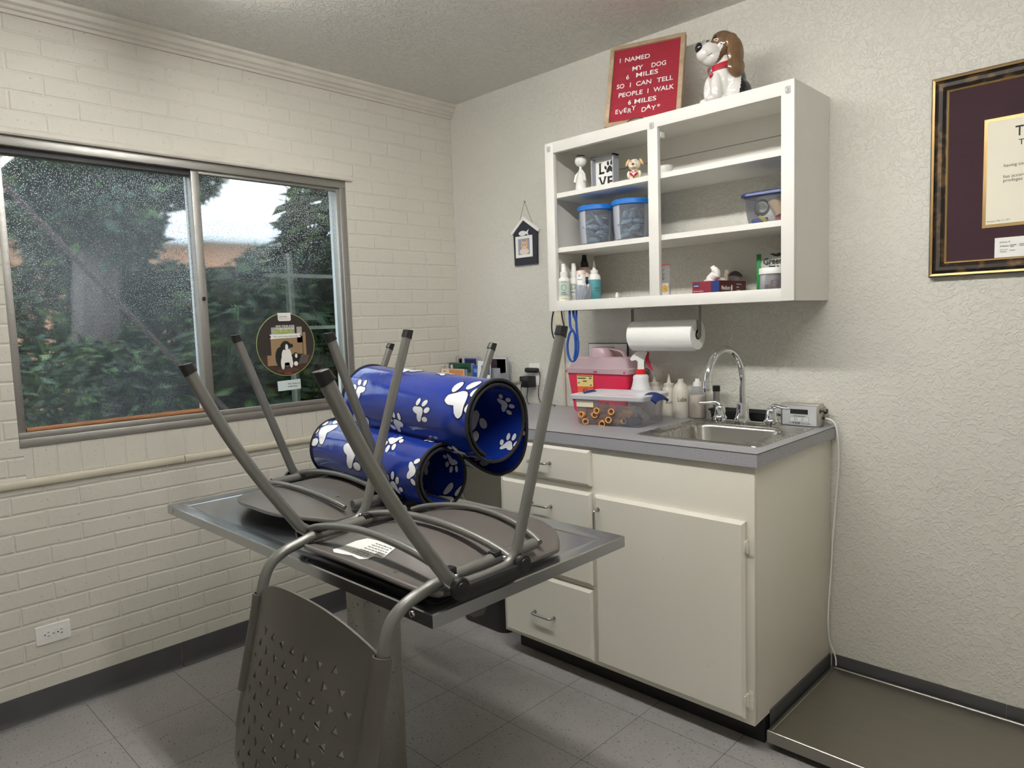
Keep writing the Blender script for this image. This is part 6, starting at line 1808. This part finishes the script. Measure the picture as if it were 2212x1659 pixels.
# leaflets in the corner
br = thing('leaflet_rack', 'clear acrylic leaflet rack on the worktop in the corner by the window', 'rack', (.19, -.09, Z))
b = B()
for x0, x1, y, h in ((.010, .205, -.035, .225), (.004, .205, -.085, .195), (-.0 + .006, .205, -.135, .168), (.215, .40, -.035, .228), (.215, .40, -.095, .175)):
    b.box((x0, y - .0015, Z), (x1, y, Z + h))
for x in (.004, .2055, .2145, .400): b.box((x, -.135, Z), (x + .0015, -.035, Z + .15))
b.box((.004, -.135, Z), (.4015, -.033, Z + .002))
b.out('acrylic_panels', MT['jar'], br, smooth=0)
def leaflet(label, x0, x1, y, h, mats, bands, tilt=0, z0=0):
    t = thing('leaflet', label, 'leaflet', ((x0 + x1) / 2, y, Z + .0025), 0, 'leaflets in the acrylic rack', local=True)
    w_ = (x1 - x0) / 2
    R_ = Matrix.Rotation(tilt, 4, 'Y')
    b = B(); b.box((-w_, -.004, z0), (w_, 0, h), mtx=R_); b.out('sheet', mats, t, smooth=0)
    b = B()
    mm = []
    for (a0, a1, c0, c1, m_) in bands:
        if m_ not in mm: mm.append(m_)
        b.box((-w_ + 2 * w_ * a0, -.0046, h * c0), (-w_ + 2 * w_ * a1, -.0041, h * c1), m=mm.index(m_), mtx=R_)
    if bands: b.out('print', mm, t, smooth=0)
wh = MT['paper']
leaflet('leaflet with a dark blue heading at the back left of the acrylic rack', .030, .180, -.040, .218, M('grey leaflet', (196, 196, 198), .5), [(.38, .98, .83, .98, MT['navy']), (.44, .90, .91, .925, wh), (.42, .92, .865, .880, wh), (.12, .22, .86, .96, wh), (.05, .26, .80, .98, M('grey dog print', (90, 88, 86), .6))])
leaflet('leaflet with a green heading in the middle of the acrylic rack', .022, .182, -.090, .192, M('dark leaflet', (62, 82, 74), .5), [(.34, .98, .80, .985, MT['greenp']), (.50, .90, .87, .885, wh), (.65, .90, .92, .93, wh), (.06, .17, .85, .95, wh)])
leaflet('leaflet with an orange heading at the front of the acrylic rack', .014, .190, -.140, .166, M('peach leaflet', (232, 210, 184), .5), [(.36, .98, .80, .985, MT['orangep']), (.70, .92, .90, .91, wh), (.14, .17, .90, .93, MT['ink'])])
leaflet('leaflet with a dark picture at the back right of the acrylic rack', .225, .392, -.040, .222, M('pale leaflet', (214, 206, 208), .5), [(.12, .98, .60, .96, M('plum picture', (52, 40, 48), .5)), (.62, .96, .62, .95, M('rose picture', (120, 78, 90), .6))])
leaflet('blue leaflet leaning in the right pocket of the acrylic rack', .215, .300, -.103, .185, MT['bluep'], [(.1, .4, .80, .9, M('light blue print', (120, 150, 210), .5))])
leaflet('white leaflet with a blue block tilted forward in the right pocket', .245, .335, -.112, .205, wh, [(.30, .98, .70, .90, MT['bluep']), (.38, .85, .84, .86, wh), (.38, .80, .78, .80, wh), (.35, .6, .70, .73, wh)], tilt=.10)

# ------------------------------------------------------------------ house shaped photo frame on the wall
hf = thing('house_photo_frame', 'small navy house-shaped frame with a cat photo hanging on the wall', 'picture frame', (.515, -.01, 1.585))
b = B(); b.prism([(.4430, 1.5850), (.5885, 1.5850), (.5925, 1.7350), (.5100, 1.8020), (.4400, 1.7350)], 'y', -.013, -.002); b.out('house_panel', M('navy black paint', (34, 36, 48), .6), hf, smooth=0)
b = B()
b.prism([(.4260, 1.7420), (.4330, 1.7320), (.5095, 1.7950), (.5095, 1.8130)], 'y', -.017, -.003)
b.prism([(.6085, 1.7440), (.6010, 1.7330), (.5095, 1.7950), (.5095, 1.8130)], 'y', -.017, -.003)
b.out('roof_strip', MT['white'], hf, smooth=0)
b = B()
x0, x1, z0, z1 = .4560, .5640, 1.6200, 1.7210
for a in ((x0, x1, z0, z0 + .013), (x0, x1, z1 - .013, z1), (x0, x0 + .016, z0 + .013, z1 - .013), (x1 - .016, x1, z0 + .013, z1 - .013)): b.box((a[0], -.0165, a[2]), (a[1], -.0128, a[3]))
b.out('photo_border', MT['white'], hf, smooth=0)
b = B()
fi = [(.502 + .024 * math.cos(q), 1.7340 + .0115 * math.sin(q)) for q in [math.radians(20 + 320 * i / 24) for i in range(25)]]
b.prism(fi + [(.540, 1.722), (.536, 1.735), (.543, 1.750)], 'y', -.0160, -.0128); b.out('fish_cutout', MT['white'], hf, smooth=0)
b = B(); yy = -.0138
b.box((x0 + .015, -.0136, z0 + .012), (x1 - .015, -.0129, z1 - .012), m=0)
def eln(cx, cz, rx, rz, k, m): b.prism([(cx + rx * math.cos(q), cz + rz * math.sin(q)) for q in [2 * PI * i / 18 for i in range(18)]], 'y', yy - .0002 * k - .0002, yy - .0002 * k + .0001, m)
eln(.510, 1.648, .030, .016, 1, 2); eln(.512, 1.676, .021, .019, 2, 1); eln(.511, 1.664, .011, .009, 3, 2)
for s in (-1, 1):
    b.prism([(.512 + s * .020, 1.682), (.512 + s * .008, 1.692), (.512 + s * .019, 1.7045)], 'y', yy - .0005, yy, 1); eln(.511 + s * .0078, 1.679, .0026, .0020, 4, 3)
eln(.511, 1.667, .0024, .0018, 4, 3); eln(.511, 1.661, .003, .001, 4, 3)
b.out('cat_photo', [M('photo grey wall', (150, 150, 164), .5), M('ginger fur print', (214, 176, 140), .6), M('pale fur print', (224, 210, 198), .6), MT['ink']], hf, smooth=0)
b = B(); b.tube([(.470, -.006, 1.772), (.5135, -.006, 1.883), (.566, -.006, 1.762)], .0011, 6); b.out('hanging_string', M('jute string', (112, 100, 76), .9), hf)
b = B(); b.lathe([(.003, -.011), (.003, -.0005)], (.5135, 0, 1.883), 10, 0, 'y'); b.out('nail', MT['nickel'], hf)

# ------------------------------------------------------------------ camera
cd = bpy.data.cameras.new('camera'); cam = bpy.data.objects.new('camera', cd); COL.objects.link(cam)
yaw, pitch, roll = 0.7729, -0.0884, -0.0332
fw = V((-math.sin(yaw) * math.cos(pitch), math.cos(yaw) * math.cos(pitch), math.sin(pitch)))
ri = V((math.cos(yaw), math.sin(yaw), 0)); upv = ri.cross(fw)
r2 = ri * math.cos(roll) + upv * math.sin(roll); u2 = -ri * math.sin(roll) + upv * math.cos(roll)
mw = Matrix((r2, u2, -fw)).transposed().to_4x4(); mw.translation = (2.8316, -2.5088, 1.3163)
cam.matrix_world = mw
cd.sensor_fit = 'HORIZONTAL'; cd.sensor_width = 36; cd.lens = 36 * 1520.82 / 2212
cd.clip_start = .02; cd.clip_end = 100
SC.camera = cam
SC.view_settings.view_transform = 'Standard'; SC.view_settings.look = 'None'
SC.view_settings.exposure = 0.0; SC.view_settings.gamma = 1.0; SC.view_settings.use_curve_mapping = False
SC.cycles.use_denoising = True
SC.cycles.max_bounces = 10; SC.cycles.diffuse_bounces = 5; SC.cycles.transparent_max_bounces = 24; SC.cycles.transmission_bounces = 8; SC.cycles.glossy_bounces = 5
SC.cycles.sample_clamp_indirect = 6
SC.render.film_transparent = False
